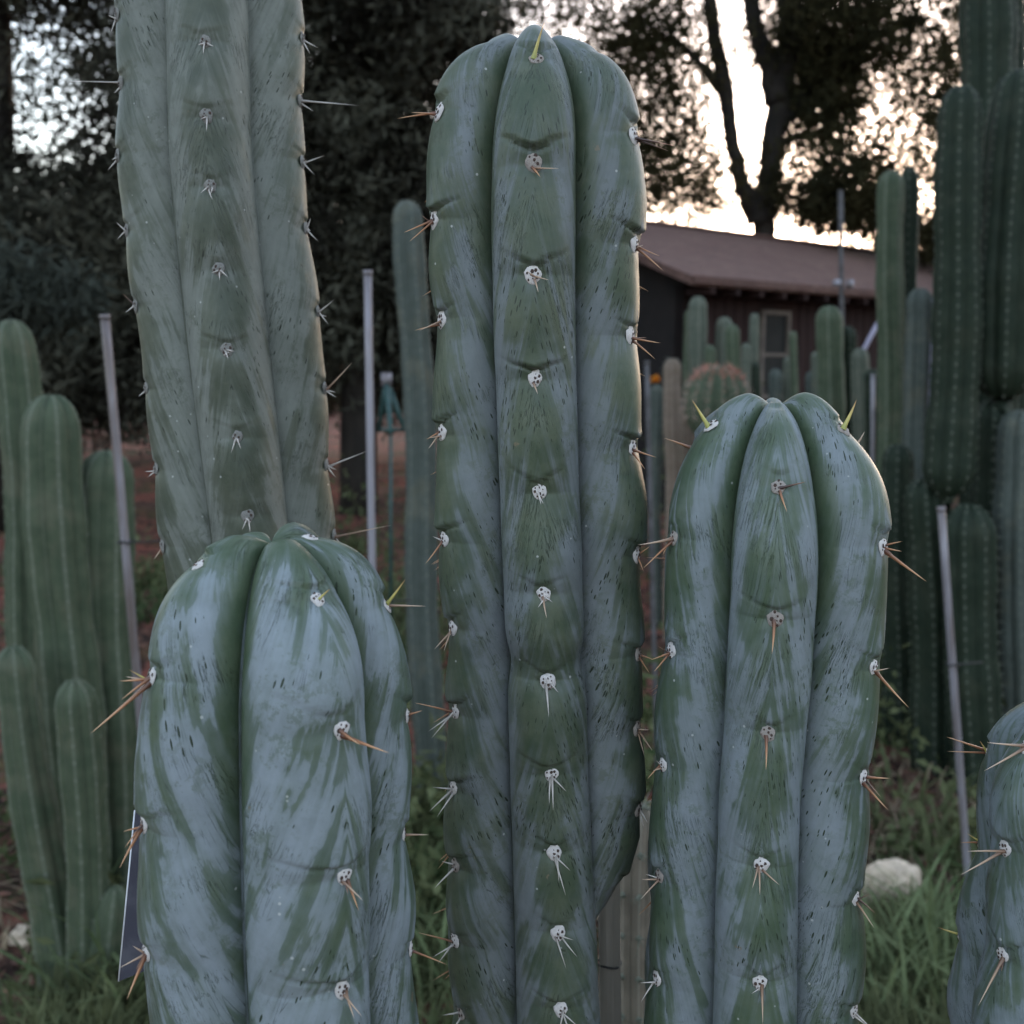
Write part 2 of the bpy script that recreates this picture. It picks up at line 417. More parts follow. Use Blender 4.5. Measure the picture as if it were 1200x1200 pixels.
class Column:
    """A ribbed column. rows: (pixel y, pixel x of the axis, half width in px) on the plane y=Y;
    ribs: crest angles (degrees, 0 = towards -Y, + to the right); fur[i] = furrow between rib i-1 and i."""
    def __init__(s, Y, rows, ytop, ribs, fur, dome=1.15, kf=.72, pe=2.4, pm=.5, p=2.15, bump=.0022, brow=.0028, grow=1.06,
                 zground=0.0, z_over=None, dip=.012, seed=0, xtop=None):
        s.Y = Y; s.seed = seed
        P = np.array([at(x, y, Y) for y, x, h in rows])
        dep = np.array([proj(q)[2] for q in P])
        s.zr = P[::-1, 2].copy(); s.xr = P[::-1, 0].copy()
        s.rr = (np.array([h for _, _, h in rows]) * dep / 1200 * grow)[::-1].copy()
        s.ztop = at(rows[0][1], ytop, Y)[2]
        if z_over: s.ztop = z_over
        s.R0 = float(s.R(s.ztop))
        s.H = dome * s.R0; s.Ld = (s.R0 + s.H) * .5 * math.pi / 2
        s.zb = s.ztop - s.H
        s.ribs = [R_(a) for a in ribs]; s.fur = [R_(a) for a in fur]
        s.kf, s.pe, s.pm, s.p = kf, pe, pm, p
        s.bump, s.brow, s.dip = bump, brow, dip
        s.fade = {}; s.waist = []
        s.nodes = [np.array([]) for _ in ribs]
        s.L = s.Ld + s.zb - zground
    def R(s, z): return np.interp(z, s.zr, s.rr)
    def X(s, z):
        z = np.asarray(z, float)
        x = np.interp(z, s.zr, s.xr)
        # continue the lean above the first row
        return x
    def phase(s, k, v):
        """index from above (float) and the distances to the areoles above / below"""
        nd = s.nodes[k]
        if len(nd) < 2:
            s._i = np.zeros(v.shape, int); return v / .05, np.full_like(v, 1.), np.full_like(v, 1.)
        full = np.concatenate([[nd[0] - (nd[1] - nd[0])], nd, [nd[-1] + (nd[-1] - nd[-2]) * i for i in range(1, 60)]])
        T = np.interp(v, full, np.arange(len(full)) - 1)
        i = np.clip(np.searchsorted(full, v, side='right') - 1, 0, len(full) - 2)
        s._i = i + 1
        return T, v - full[i], full[i + 1] - v
    def surf(s, k, a, v):
        """rib index k, a in [-1,1] across the rib, v = distance down from the tip"""
        a = np.asarray(a, float); v = np.asarray(v, float)
        f0, f1, c = s.fur[k], s.fur[(k + 1) % len(s.fur)], s.ribs[k]
        if f1 < f0: f1 += 2 * math.pi
        if c < f0: c += 2 * math.pi
        th = np.where(a < 0, c + a * (c - f0), c + a * (f1 - c))
        fi = np.clip(v / s.Ld, 0, 1) * math.pi / 2
        z0 = np.where(v < s.Ld, s.zb + s.H * np.cos(fi) ** (2 / s.p), s.zb - (v - s.Ld))
        Rz = s.R(z0)
        rc = Rz * np.sin(fi) ** (2 / s.p)
        young = np.exp(-v / .05)
        kf = s.kf - .06 * young
        prof = (1 - np.abs(a) ** s.pe) ** s.pm
        prof = prof * smoothstep(v, -.004, .02) if True else prof
        rf = rc * kf; zf = z0 - s.dip * np.cos(fi) ** 1.0
        T, dn, up = s.phase(k, v)
        sp = dn + up
        ph = up / sp            # 0 just above the next areole, 1 just below the one above -> bulge above each areole
        mid = (1 - a * a) ** 1.0
        b = np.sin(np.pi * np.clip(1 - ph, 0, 1) ** 1.25) - .35
        age = smoothstep(v, .0, .03)
        rs = np.random.default_rng(int(s.seed * 100) + k * 17)
        hA, hS, hW, hB, hT = (rs.uniform(*q, 90) for q in ((.4, 1.15), (.3, .6), (.18, .36), (.5, 1.5), (-.12, .12)))
        ni = np.clip(s._i, 0, 89)
        d = s.bump * hB[ni] * b * mid * age
        # the brow: a shelf above every areole that ends in a V crease
        wid = Rz * .55
        aw = a - hT[ni] * .5
        hc = .0042 + hS[ni] * np.sqrt(aw ** 2 + .0006) * wid + .0002 * np.sin(a * 17 + ni)
        x = up - hc
        d = d + s.brow * hA[ni] * age * smoothstep(x, -.0004, .0007) * np.exp(-np.clip(x, 0, None) / .0075) * np.exp(-(aw / hW[ni]) ** 2)
        d = d - s.brow * .65 * hA[ni] * age * np.exp(-((x + .0003) / .0008) ** 2) * np.exp(-(aw / (hW[ni] + .14)) ** 4)
        # cushion seat
        dd = np.minimum(dn, up)
        d = d - .0012 * np.exp(-(dd / .004) ** 2) * np.exp(-(a / .22) ** 2)
        # irregular growth
        for (wk, wv, wsig, wamt) in s.waist:
            if wk == k: d = d - wamt * np.exp(-((v - wv) / wsig) ** 2) * (1 - .5 * mid)
        d = d + .0013 * np.sin(v * 31 + k * 1.7 + s.seed) * mid + .0008 * np.sin(v * 83 + k * 2.9 + a * 2 + s.seed * 2) * mid
        r = rf + (rc - rf) * prof
        z = zf + (z0 - zf) * prof
        r = r + d * np.sin(fi); z = z + d * np.cos(fi)
        if k in s.fade:
            m = s.fade[k](v)
            low = s.kf * Rz - .24 * Rz * (1 - a * a)
            r = np.where(m < 1, low + (r - low) * m, r)
            win = np.clip(np.sin(1.5 * (th - R_(30))), 0, 1)
            r = r * (1 - .42 * (1 - m) * win)
        th = th + .05 * np.sin(v * 9 + s.seed) * smoothstep(v, .03, .15)
        x = s.X(z) + r * np.sin(th); y = s.Y - r * np.cos(th)
        return np.stack([x, y, z], -1), prof, T
    def solve(s, k, ys, vmax=None):
        v = np.linspace(.0, min(s.L, vmax or s.L), 4000)
        P, _, _ = s.surf(k, np.zeros_like(v), v)
        py = proj(P)[1]
        i0 = int(np.argmin(py[:1200])); py = py[i0:]; v = v[i0:]
        return np.interp(ys, py, v)
    def body(s, name, mat, parent, dv=.0009, vfine=None, front=30, back=12, coarse=.02):
        vf = vfine or s.L
        vs = [0.0, .0006]; 
        while vs[-1] < s.L:
            vs.append(vs[-1] + (dv if vs[-1] < vf else coarse))
        vs[-1] = s.L
        vs = np.array(vs)
        cols = []
        for k in range(len(s.ribs)):
            view = math.cos(s.ribs[k])
            n = front if view > -.2 else back
            t = np.linspace(-1, 1, 2 * (n // 2) + 1)[:-1]
            a = np.sin(t * math.pi / 2) * .62 + t * .38
            cols += [(k, x) for x in a]
        kk = np.array([c[0] for c in cols]); aa = np.array([c[1] for c in cols])
        n, m = len(vs), len(cols)
        V = np.zeros((n, m, 3)); rib = np.zeros((n, m, 3)); ex = np.zeros((n, m, 3))
        for k in range(len(s.ribs)):
            j = np.where(kk == k)[0]
            A, VV = np.meshgrid(aa[j], vs)
            P, pr, T = s.surf(k, A, VV)
            V[:, j] = P
            rib[:, j] = np.stack([A, T - 2.3 * np.abs(A) ** .9 + k * 7.3, VV + k * 3.1], -1)
            ex[:, j] = np.stack([VV, pr, T], -1)
        V[0] = V[0].mean(axis=0)
        idx = np.arange(n * m).reshape(n, m)
        nx = np.roll(idx, -1, axis=1)
        F = np.stack([idx[:-1], idx[1:], nx[1:], nx[:-1]], -1).reshape(-1, 4)
        V = V.reshape(-1, 3) - parent_loc(parent)
        me = mesh_np(name, V, F, mat)
        for nm, arr in (("rib", rib), ("ex", ex)):
            at_ = me.attributes.new(nm, 'FLOAT_VECTOR', 'POINT'); at_.data.foreach_set('vector', arr.reshape(-1).astype(np.float32))
        o = bpy.data.objects.new(name, me); link(o, parent)
        return o
    def areole_frame(s, k, v):
        e = .002
        v = float(v)
        A = np.array([0., -.06, .06, 0., 0.]); VV = np.array([v, v, v, max(v - e, 0), v + e])
        P, _, _ = s.surf(k, A, VV)
        # smooth normal: ignore the crease
        side = P[2] - P[1]; down = P[4] - P[3]
        fi = min(v / s.Ld, 1) * math.pi / 2
        th = s.ribs[k]
        nrm = np.array([math.sin(th) * math.sin(fi), -math.cos(th) * math.sin(fi), math.cos(fi)]); nrm /= np.linalg.norm(nrm)
        side = side / np.linalg.norm(side)
        side -= nrm * (side @ nrm); side /= np.linalg.norm(side)
        upv = np.cross(nrm, side)
        return P[0], side, upv, nrm

def put_areoles(c, root, k, vs, size, felt, key, given=None, rnd=None, spw=.00075, lens=(.009, .018), nsp=3):
    """one areole object per cushion with a spine object for each spine"""
    base = parent_loc(root)
    for i, v in enumerate(vs):
        P, sd_, up_, nr = c.areole_frame(k, v)
        sz = size * rnd.uniform(.88, 1.12)
        o = bpy.data.objects.new("areole", rnd.choice(ARE[felt])); link(o, root)
        ang = rnd.uniform(-.15, .15)
        M = np.stack([sd_ * math.cos(ang) + up_ * math.sin(ang), up_ * math.cos(ang) - sd_ * math.sin(ang), nr], 1)
        M4 = Matrix.Translation(Vector(P + nr * .0004 - base)) @ Matrix(M.tolist()).to_4x4() @ Matrix.Diagonal((sz, sz, sz, 1))
        o.matrix_basis = M4
        Minv = M4.inverted()
        lst = None if given is None else given.get(i)
        dep = proj(P)[2]
        spl = []
        if lst is not None:
            for q in lst:
                dx, dy, dz = q[0], q[1], q[2]
                kk = q[3] if len(q) > 3 else key
                w = q[4] if len(q) > 4 else 1.0
                d = (RT * dx - UP * dy - FWD * dz) * dep / 1200
                spl.append((d, kk, w))
        else:
            for _ in range(nsp):
                an = rnd.uniform(-1.1, 1.1)
                d = nr * rnd.uniform(.35, .8) - up_ * math.cos(an) * .8 + sd_ * math.sin(an) * .9
                d = d / np.linalg.norm(d) * rnd.uniform(*lens)
                spl.append((d, key, 1.0))
        for d, kk, w in spl:
            L = float(np.linalg.norm(d)); z = Vector(d / L)
            q = z.to_track_quat('Z', 'Y').to_matrix() @ Matrix.Rotation(rnd.uniform(0, 6.28), 3, 'Z')
            off = sd_ * rnd.uniform(-.2, .2) * sz + up_ * rnd.uniform(-.3, .05) * sz
            Mw = Matrix.Translation(Vector(P + off + nr * sz * .12 - base)) @ q.to_4x4() @ Matrix.Diagonal((2 * spw * w, 2 * spw * w, L, 1))
            so_ = bpy.data.objects.new("spine", SPM[kk]); link(so_, o)
            so_.matrix_basis = Minv @ Mw

def hero(name, label, Y, rows, ytop, ribs, fur, ylists, mat, size, felt, key, given, vis, **kw):
    opt = {k: kw.pop(k) for k in ('spw', 'lens', 'nsp', 'dv') if k in kw}
    dv = opt.pop('dv', .0009)
    fade = kw.pop('fade', None)
    c = Column(Y, rows, ytop, ribs, fur, **kw)
    base = np.array([c.X(0.0), Y, 0.0])
    root = thing(name, label, "cactus", base, "thick blue green cactus columns in the foreground")
    vbot = c.solve(0, [1230.])[0]
    # areole positions, first on the visible ribs, then staggered on the others
    c0 = [n.copy() for n in c.nodes]
    for k in range(len(ribs)):
        ys = ylists.get(k)
        if ys: c0[k] = c.solve(k, ys)
    ref = c0[vis]
    for k in range(len(ribs)):
        if len(c0[k]) < 2:
            n = ref + (.018 if (k + vis) % 2 else -.006)
            c0[k] = n[n > .012]
    c.nodes = c0
    if fade: fade(c)
    rnd = random.Random(len(label) * 7 + 1)
    c.body("body", mat, root, dv=dv, vfine=vbot + .03)
    for k in range(len(ribs)):
        g = given.get(k)
        vs = list(c.nodes[k])
        if not vs: continue
        step = vs[-1] - vs[-2]
        while vs[-1] + step < vbot + .02: vs.append(vs[-1] + step)
        if k in c.fade: vs = [x for x in vs if c.fade[k](np.array([x]))[0] > .8]
        put_areoles(c, root, k, vs, size, felt, key, g, rnd, **opt)
    return c, root

# --- A: old grey column, back left
A_ribs = [14 - 72 * 2, 14 - 72, 14, 14 + 72, 14 + 144]
A_fur = [14 - 72 * 2 - 36, 14 - 108, 14 - 36, 14 + 36, 14 + 108]
gA = {2: {0: [(1, 18, 8), (-8, 6, 6), (9, 7, 6)], 1: [(2, 18, 8), (-7, 4, 6)], 2: [(6, 15, 9), (-8, 9, 6), (3, 10, 12)], 3: [(2, 13, 8), (12, 10, 8), (-6, 6, 8)],
          4: [(7, 11, 8), (-6, 4, 6), (12, 3, 4)], 5: [(-4, 18, 6), (9, 13, 8), (5, 6, 12)], 6: [(-5, 16, 6), (5, 17, 6), (9, 4, 10)]},
      3: {0: [(18, 10, 2), (10, 16, 2)], 1: [(70, 8, 8, 'g', 1.1), (16, 10, 2)], 2: [(26, -9, 3), (14, 15, 3), (6, -4, 6)], 3: [(6, -12, 2), (14, 16, 2), (6, 4, 4)],
          4: [(20, -14, 2), (13, 16, 2), (10, 4, 2)], 5: [(33, -32, 4, 'p', 1.2), (14, 10, 2), (12, 3, 3)], 6: [(48, -20, 6, 'g', 1.2), (10, 14, 2), (12, 6, 2)], 7: [(66, -15, 6, 'p', 1.2), (8, 8, 3)]},
      1: {0: [(-6, 16, 2), (-10, -2, 2)], 1: [(-58, -1, 4, 'g', .9), (-6, 9, 2)], 2: [(-11, 12, 2), (-6, 4, 2)], 3: [(-12, -10, 2), (-10, 10, 2)],
          4: [(-14, -12, 2, 'd'), (-10, 10, 2)], 5: [(-8, 6, 2)], 6: [(-12, 2, 3), (-8, 8, 2)], 7: [(-8, 14, 2, 'p')]}}
colA, rootA = hero("tall_cactus", "tall dull grey green cactus at left, running out of the top of the picture", .68,
     [(-700, 205, 110), (0, 246, 105), (200, 253, 105), (400, 272, 104), (600, 292, 99), (900, 318, 96), (1300, 345, 92)], -420,
     A_ribs, A_fur, {2: [48, 135, 218, 315, 410, 512, 605], 3: [45, 118, 190, 268, 365, 455, 545, 627], 1: [18, 97, 183, 270, 358, 455, 550, 640]},
     SK_A, .0072, 'g', 'g', gA, 2, kf=.70, pe=1.35, pm=.80, bump=.0008, brow=.0008, grow=1.02, seed=1.3, spw=.0006, lens=(.006, .014), nsp=3, dv=.0011)

# --- B: fat cactus, front left
gB = {1: {0: [(14, -15, 6, 'y', 1.0)], 1: [(58, 20, 12, 'o', 1.5), (26, 16, 14, 'o', 1.3), (10, 8, 12, 'd')], 2: [(16, 31, 12, 'o', 1.2), (27, 18, 10, 'p'), (8, 12, 10, 'd')],
          3: [(10, 30, 8, 'p', 1.2), (24, 24, 8, 'p')]},
      0: {0: [(-2, 1, 6, 'd')], 1: [(-60, 56, 22, 'o', 1.6), (-26, -3, 6, 'p'), (-34, 4, 6, 'o', 1.3), (-22, -14, 8, 'y', .8), (-30, 22, 16, 'o', 1.2)],
          2: [(-25, 44, 14, 'o', 1.5), (-22, 2, 6, 'o'), (-18, 24, 10, 'o'), (-10, 10, 12, 'd')], 3: [(-18, 46, 14, 'o', 1.6), (-14, -10, 6, 'p'), (-30, 14, 8, 'p'), (-8, 14, 12, 'd')]},
      2: {0: [(2, 1, 4, 'd')], 1: [(24, -30, 4, 'y', 1.3), (46, 0, 0, 'p', 1.0)], 2: [(18, -4, 0, 'o')], 3: [(30, -2, 2, 'p')], 4: [(44, 14, 4, 'o')]},
      4: {0: [(-26, -22, 0, 'y', 1.5)]}}
colB, rootB = hero("fat_cactus", "stout blue green cactus at the front left with green tip and pale waxy streaks", .43,
     [(620, 318, 158), (780, 320, 160), (900, 323, 161), (1000, 327, 160), (1100, 331, 157), (1200, 336, 154), (1400, 342, 150)], 618,
     [-54, 40, 98, 160, 226], [-98, -10, 72, 128, 192],
     {1: [697, 857, 1030, 1163], 0: [655, 793, 968, 1118], 2: [623, 705, 838, 975, 1110]},
     SK_B, .0068, 'w', 'o', gB, 1, dome=1.5, kf=.52, pe=1.9, pm=.58, p=2.25, bump=.0020, brow=.0026, grow=.965, seed=2.1, dip=.008, spw=.00062, lens=(.012, .02))

# --- C: tall centre cactus
gC = {0: {0: [(10, -38, 12, 'y', 1.9)], 1: [(31, 6, 12, 'p'), (9, 14, 12, 'o', 1.2)], 2: [(20, 8, 12, 'p'), (5, 18, 12, 'p'), (-9, -3, 10, 'p')], 3: [(5, 15, 10, 'p')],
          4: [(2, 17, 10, 'g'), (8, 14, 8, 'g')], 5: [(3, 26, 10, 'p', 1.2), (-10, 12, 8, 'g'), (10, 4, 8, 'g')], 6: [(4, 37, 12, 'g', 1.3), (11, 10, 8, 'g')],
          7: [(-3, 28, 10, 'g', 1.1), (2, 39, 10, 'g', 1.2), (18, 14, 8, 'g')], 8: [(2, 30, 10, 'g', 1.1), (14, 43, 10, 'g', 1.1), (20, 14, 8, 'g')],
          9: [(12, 34, 10, 'g'), (18, 22, 8, 'g'), (20, 5, 8, 'g')], 10: [(12, 30, 8, 'g'), (22, 14, 8, 'g'), (-6, 20, 8, 'g')]},
      5: {0: [(-46, 8, 8, 'o', 1.2), (-30, -2, 4, 'o', 1.1)], 1: [(-34, 17, 8, 'o', 1.2), (-28, 26, 6, 'o', 1.1), (-14, -8, 4, 'd', .7)], 2: [(-30, 7, 6, 'o'), (-27, 13, 6, 'p')], 3: [(-15, 9, 6, 'o'), (-12, 20, 6, 'p'), (-16, 2, 2, 'p', .8)],
          4: [(-19, 28, 8, 'o', 1.1), (-11, -5, 4, 'g')], 5: [(-20, 20, 8, 'p'), (-10, 26, 8, 'p')], 6: [(-46, -13, 6, 'o', 1.2), (-30, 18, 6, 'g', 1.1), (-26, 30, 6, 'g', 1.1), (-8, 6, 10, 'g')],
          7: [(-24, -2, 4, 'g'), (-27, 22, 4, 'g', 1.1), (-20, 25, 8, 'g')], 8: [(-15, -4, 4, 'g'), (-24, 20, 6, 'g', 1.2)], 9: [(-42, -14, 4, 'o'), (-26, 12, 4, 'g'), (-18, 22, 8, 'g')],
          10: [(-20, 2, 4, 'g'), (-12, 16, 6, 'g')]},
      1: {0: [(45, 8, 4, 'd', 1.1), (38, 13, 4, 'd')], 1: [(32, 28, 6, 'o', 1.2), (27, 14, 4, 'o'), (10, -3, 2, 'p', .8)], 2: [(34, 8, 4, 'o', 1.2), (28, 22, 4, 'o', 1.1), (18, 2, 4, 'd')], 3: [(28, 10, 4, 'o', 1.1), (16, 20, 4, 'o'), (14, 6, 8, 'p')],
          4: [(8, 18, 6, 'o'), (-14, 10, 8, 'o'), (14, -8, 4, 'o')], 5: [(-4, -14, 4, 'd'), (12, 20, 6, 'o'), (16, 4, 4, 'o')], 6: [(16, 24, 6, 'p', 1.1), (14, -2, 4, 'p'), (8, 30, 6, 'p')], 7: [(10, 16, 6, 'g', 1.1), (4, 20, 6, 'g')]}}
def fadeC(c):
    y = np.array([0, 840, 930, 990, 1040, 1072, 1092, 1104, 1130])
    m = np.array([1, 1, .97, .88, .70, .48, .25, 0, 0])
    pts = c.solve(1, [700, 820, 900])
    # pixel rows -> v, straight continuation
    sl = (pts[2] - pts[0]) / 200
    vv = pts[0] + (y - 700) * sl
    f = lambda v: np.interp(v, vv, m)
    c.fade[1] = f; c.fade[2] = f
    vp = c.solve(0, [786.])[0]
    c.waist = [(0, vp, .011, .006), (5, vp + .004, .012, .003), (1, vp - .03, .02, .004)]
colC, rootC = hero("centre_cactus", "tallest blue green cactus, in the middle, with one rib ending above a wooden stake", .57,
     [(40, 626, 130), (250, 627, 130), (400, 629, 126), (600, 633, 123), (750, 636, 121), (900, 638, 122), (1100, 645, 127), (1200, 650, 130), (1500, 665, 130)], 36,
     [0, 60, 120, 180, 240, 300], [-30, 30, 90, 150, 210, 270],
     {0: [62, 190, 322, 444, 577, 698, 803, 910, 1003, 1097, 1187], 5: [128, 258, 375, 507, 632, 737, 835, 925, 1015, 1103, 1190], 1: [157, 285, 393, 525, 650, 768, 855, 950]},
     SK_C, .0082, 'w', 'o', gC, 0, dome=1.35, kf=.64, pe=1.85, pm=.60, p=2.2, bump=.0022, brow=.0032, grow=1.01, seed=3.3, fade=fadeC, spw=.00062, lens=(.010, .018))

# --- D: right cactus
gD = {0: {0: [(28, -8, 12, 'd', 1.3), (5, 29, 12, 'o', 1.3)], 1: [(-4, 38, 14, 'o', 1.4)], 2: [(-2, 37, 14, 'o', 1.4)], 3: [(-8, 23, 10, 'p'), (0, 31, 10, 'p', 1.1), (17, 15, 10, 'p')], 4: [(-1, 42, 12, 'p', 1.3), (-12, 4, 8, 'g', .7)]},
      5: {0: [(-20, -32, 2, 'y', 2.0)], 1: [(-42, 9, 8, 'p', 1.4), (-36, 32, 8, 'o', 1.3), (-12, 18, 8, 'o')], 2: [(-24, 8, 6, 'o', 1.1), (-20, 22, 8, 'o', 1.1), (-14, -10, 6, 'd', .8)], 3: [(-12, 1, 4, 'p'), (-18, 14, 8, 'o'), (-8, -6, 6, 'g', .7)],
          4: [(-20, 0, 4, 'p'), (-24, 20, 8, 'p'), (-16, -6, 4, 'g', .8)], 5: [(-20, -2, 6, 'g'), (-18, 22, 6, 'g')]},
      1: {0: [(18, -33, 2, 'y', 2.0)], 1: [(46, 36, 8, 'o', 1.7), (18, -6, 4, 'o'), (20, 5, 4, 'o')], 2: [(36, 44, 8, 'o', 1.4), (18, -3, 4, 'p', .9)], 3: [(28, 2, 4, 'o', 1.3), (26, 30, 8, 'o', 1.3), (16, 20, 8, 'd')],
          4: [(20, 14, 6, 'd', 1.1), (20, 28, 8, 'p', 1.1), (14, -10, 4, 'd', .8)], 5: [(14, 8, 8, 'g'), (20, 16, 8, 'g')]},
      4: {0: [(-34, -14, 0, 'o', 1.6)], 1: [(-38, -2, 0, 'o')]}, 2: {0: [(14, -20, 0, 'p', 1.4)], 1: [(28, 3, 0, 'o', 1.3)]}}
DO = -12
colD, rootD = hero("right_cactus", "round topped blue green cactus right of centre, about half as tall as the middle one", .53,
     [(470, 908, 136), (600, 908, 136), (680, 906, 134), (760, 900, 132), (900, 887, 127), (1000, 882, 127), (1100, 880, 129), (1200, 877, 131), (1400, 868, 132)], 459,
     [DO + x for x in (0, 58, 120, 180, 240, 302)], [DO + x for x in (-30, 28, 90, 150, 210, 270)],
     {0: [568, 726, 862, 1017, 1155], 5: [492, 630, 763, 897, 1027, 1148], 1: [496, 640, 783, 913, 1055, 1187], 4: [520, 655, 790], 2: [520, 650, 790]},
     SK_D, .0078, 'w', 'o', gD, 0, dome=1.5, kf=.63, pe=1.9, pm=.60, p=2.15, bump=.0022, brow=.0024, grow=1.01, seed=4.7, dip=.010, spw=.00062, lens=(.010, .018))

# --- E: cactus at the right edge
gE = {0: {0: [(-48, -3, 4, 'p', 1.2), (-50, 28, 4, 'p', 1.3)], 1: [(-34, 52, 8, 'p', 1.3), (-6, 10, 8, 'd')]},
      5: {0: [(-50, -18, 2, 'o', 1.2), (-46, -2, 2, 'o'), (-10, -14, 6, 'y', 1.1)], 1: [(-26, -2, 2, 'o'), (-18, -10, 2, 'y')], 2: [(-28, -8, 2, 'y', 1.1)]}}
EO = -27
colE, rootE = hero("edge_cactus", "blue green cactus cut off by the right edge of the picture", .47,
     [(800, 1286, 126), (1000, 1284, 130), (1100, 1278, 137), (1150, 1275, 142), (1200, 1274, 146), (1400, 1274, 146)], 815,
     [EO + x for x in (-46, 14, 74, 134, 194, 254)], [EO + x for x in (-78, -16, 44, 104, 164, 224)],
     {0: [870, 995, 1120], 5: [875, 985, 1092]},
     SK_E, .0072, 'w', 'o', {0: {0: gE[0][0], 1: gE[0][0], 2: gE[0][1]}, 5: gE[5]}, 0, dome=1.15, kf=.60, pe=2.1, pm=.60, bump=.0024, brow=.0022, grow=1.02, seed=5.9, spw=.00062, lens=(.010, .018), dv=.0011)

# ---------------------------------------------------------------- setting: ground
def ground_mat():
    m = NT("soil")
    g = m.geo()
    f = m.noise(g, 1.1, 5, .6); f2 = m.noise(g, 14., 5, .65); f3 = m.noise(g, 60., 4, .7)
    c = m.mix(m.ss(f, .4, .6), (.26, .085, .062), (.14, .075, .055))
    c = m.mix(m.ss(f2, .40, .62), c, (.026, .018, .015))
    c = m.mix(m.ss(f3, .6, .72), c, (.17, .12, .09))
    c = m.mix(m.math('MULTIPLY', m.ss(m.noise(g, 2.3, 4, .6), .52, .62), .6), c, (.04, .055, .02))
    m.l(c, m.p.inputs["Base Color"]); m.p.inputs["Roughness"].default_value = .95
    m.p.inputs["Specular IOR Level"].default_value = .1
    m.bump(f3, .02)
    return m.m
gx = np.concatenate([np.linspace(-400, -8, 12)[:-1], np.linspace(-8, 8, 161), np.linspace(8, 400, 12)[1:]])
gy = np.concatenate([np.linspace(-400, -1, 10)[:-1], np.linspace(-1, 16, 171), np.linspace(16, 600, 14)[1:]])
GX, GY = np.meshgrid(gx, gy)
GZ = np.zeros_like(GX)
near = (np.abs(GX) < 8) & (GY > -1) & (GY < 16)
for i, j in zip(*np.where(near)):
    p_ = Vector((GX[i, j], GY[i, j], 0))
    GZ[i, j] = .07 * mnoise.noise(p_ * .8) + .03 * mnoise.noise(p_ * 3.1) + .015 * mnoise.noise(p_ * 9.)
n0, m0 = GX.shape
ii = np.arange(n0 * m0).reshape(n0, m0)
GF = np.stack([ii[:-1, :-1], ii[:-1, 1:], ii[1:, 1:], ii[1:, :-1]], -1).reshape(-1, 4)
go = link(bpy.data.objects.new("ground", mesh_np("ground", np.stack([GX, GY, GZ], -1).reshape(-1, 3), GF, ground_mat())))
go['kind'] = 'structure'

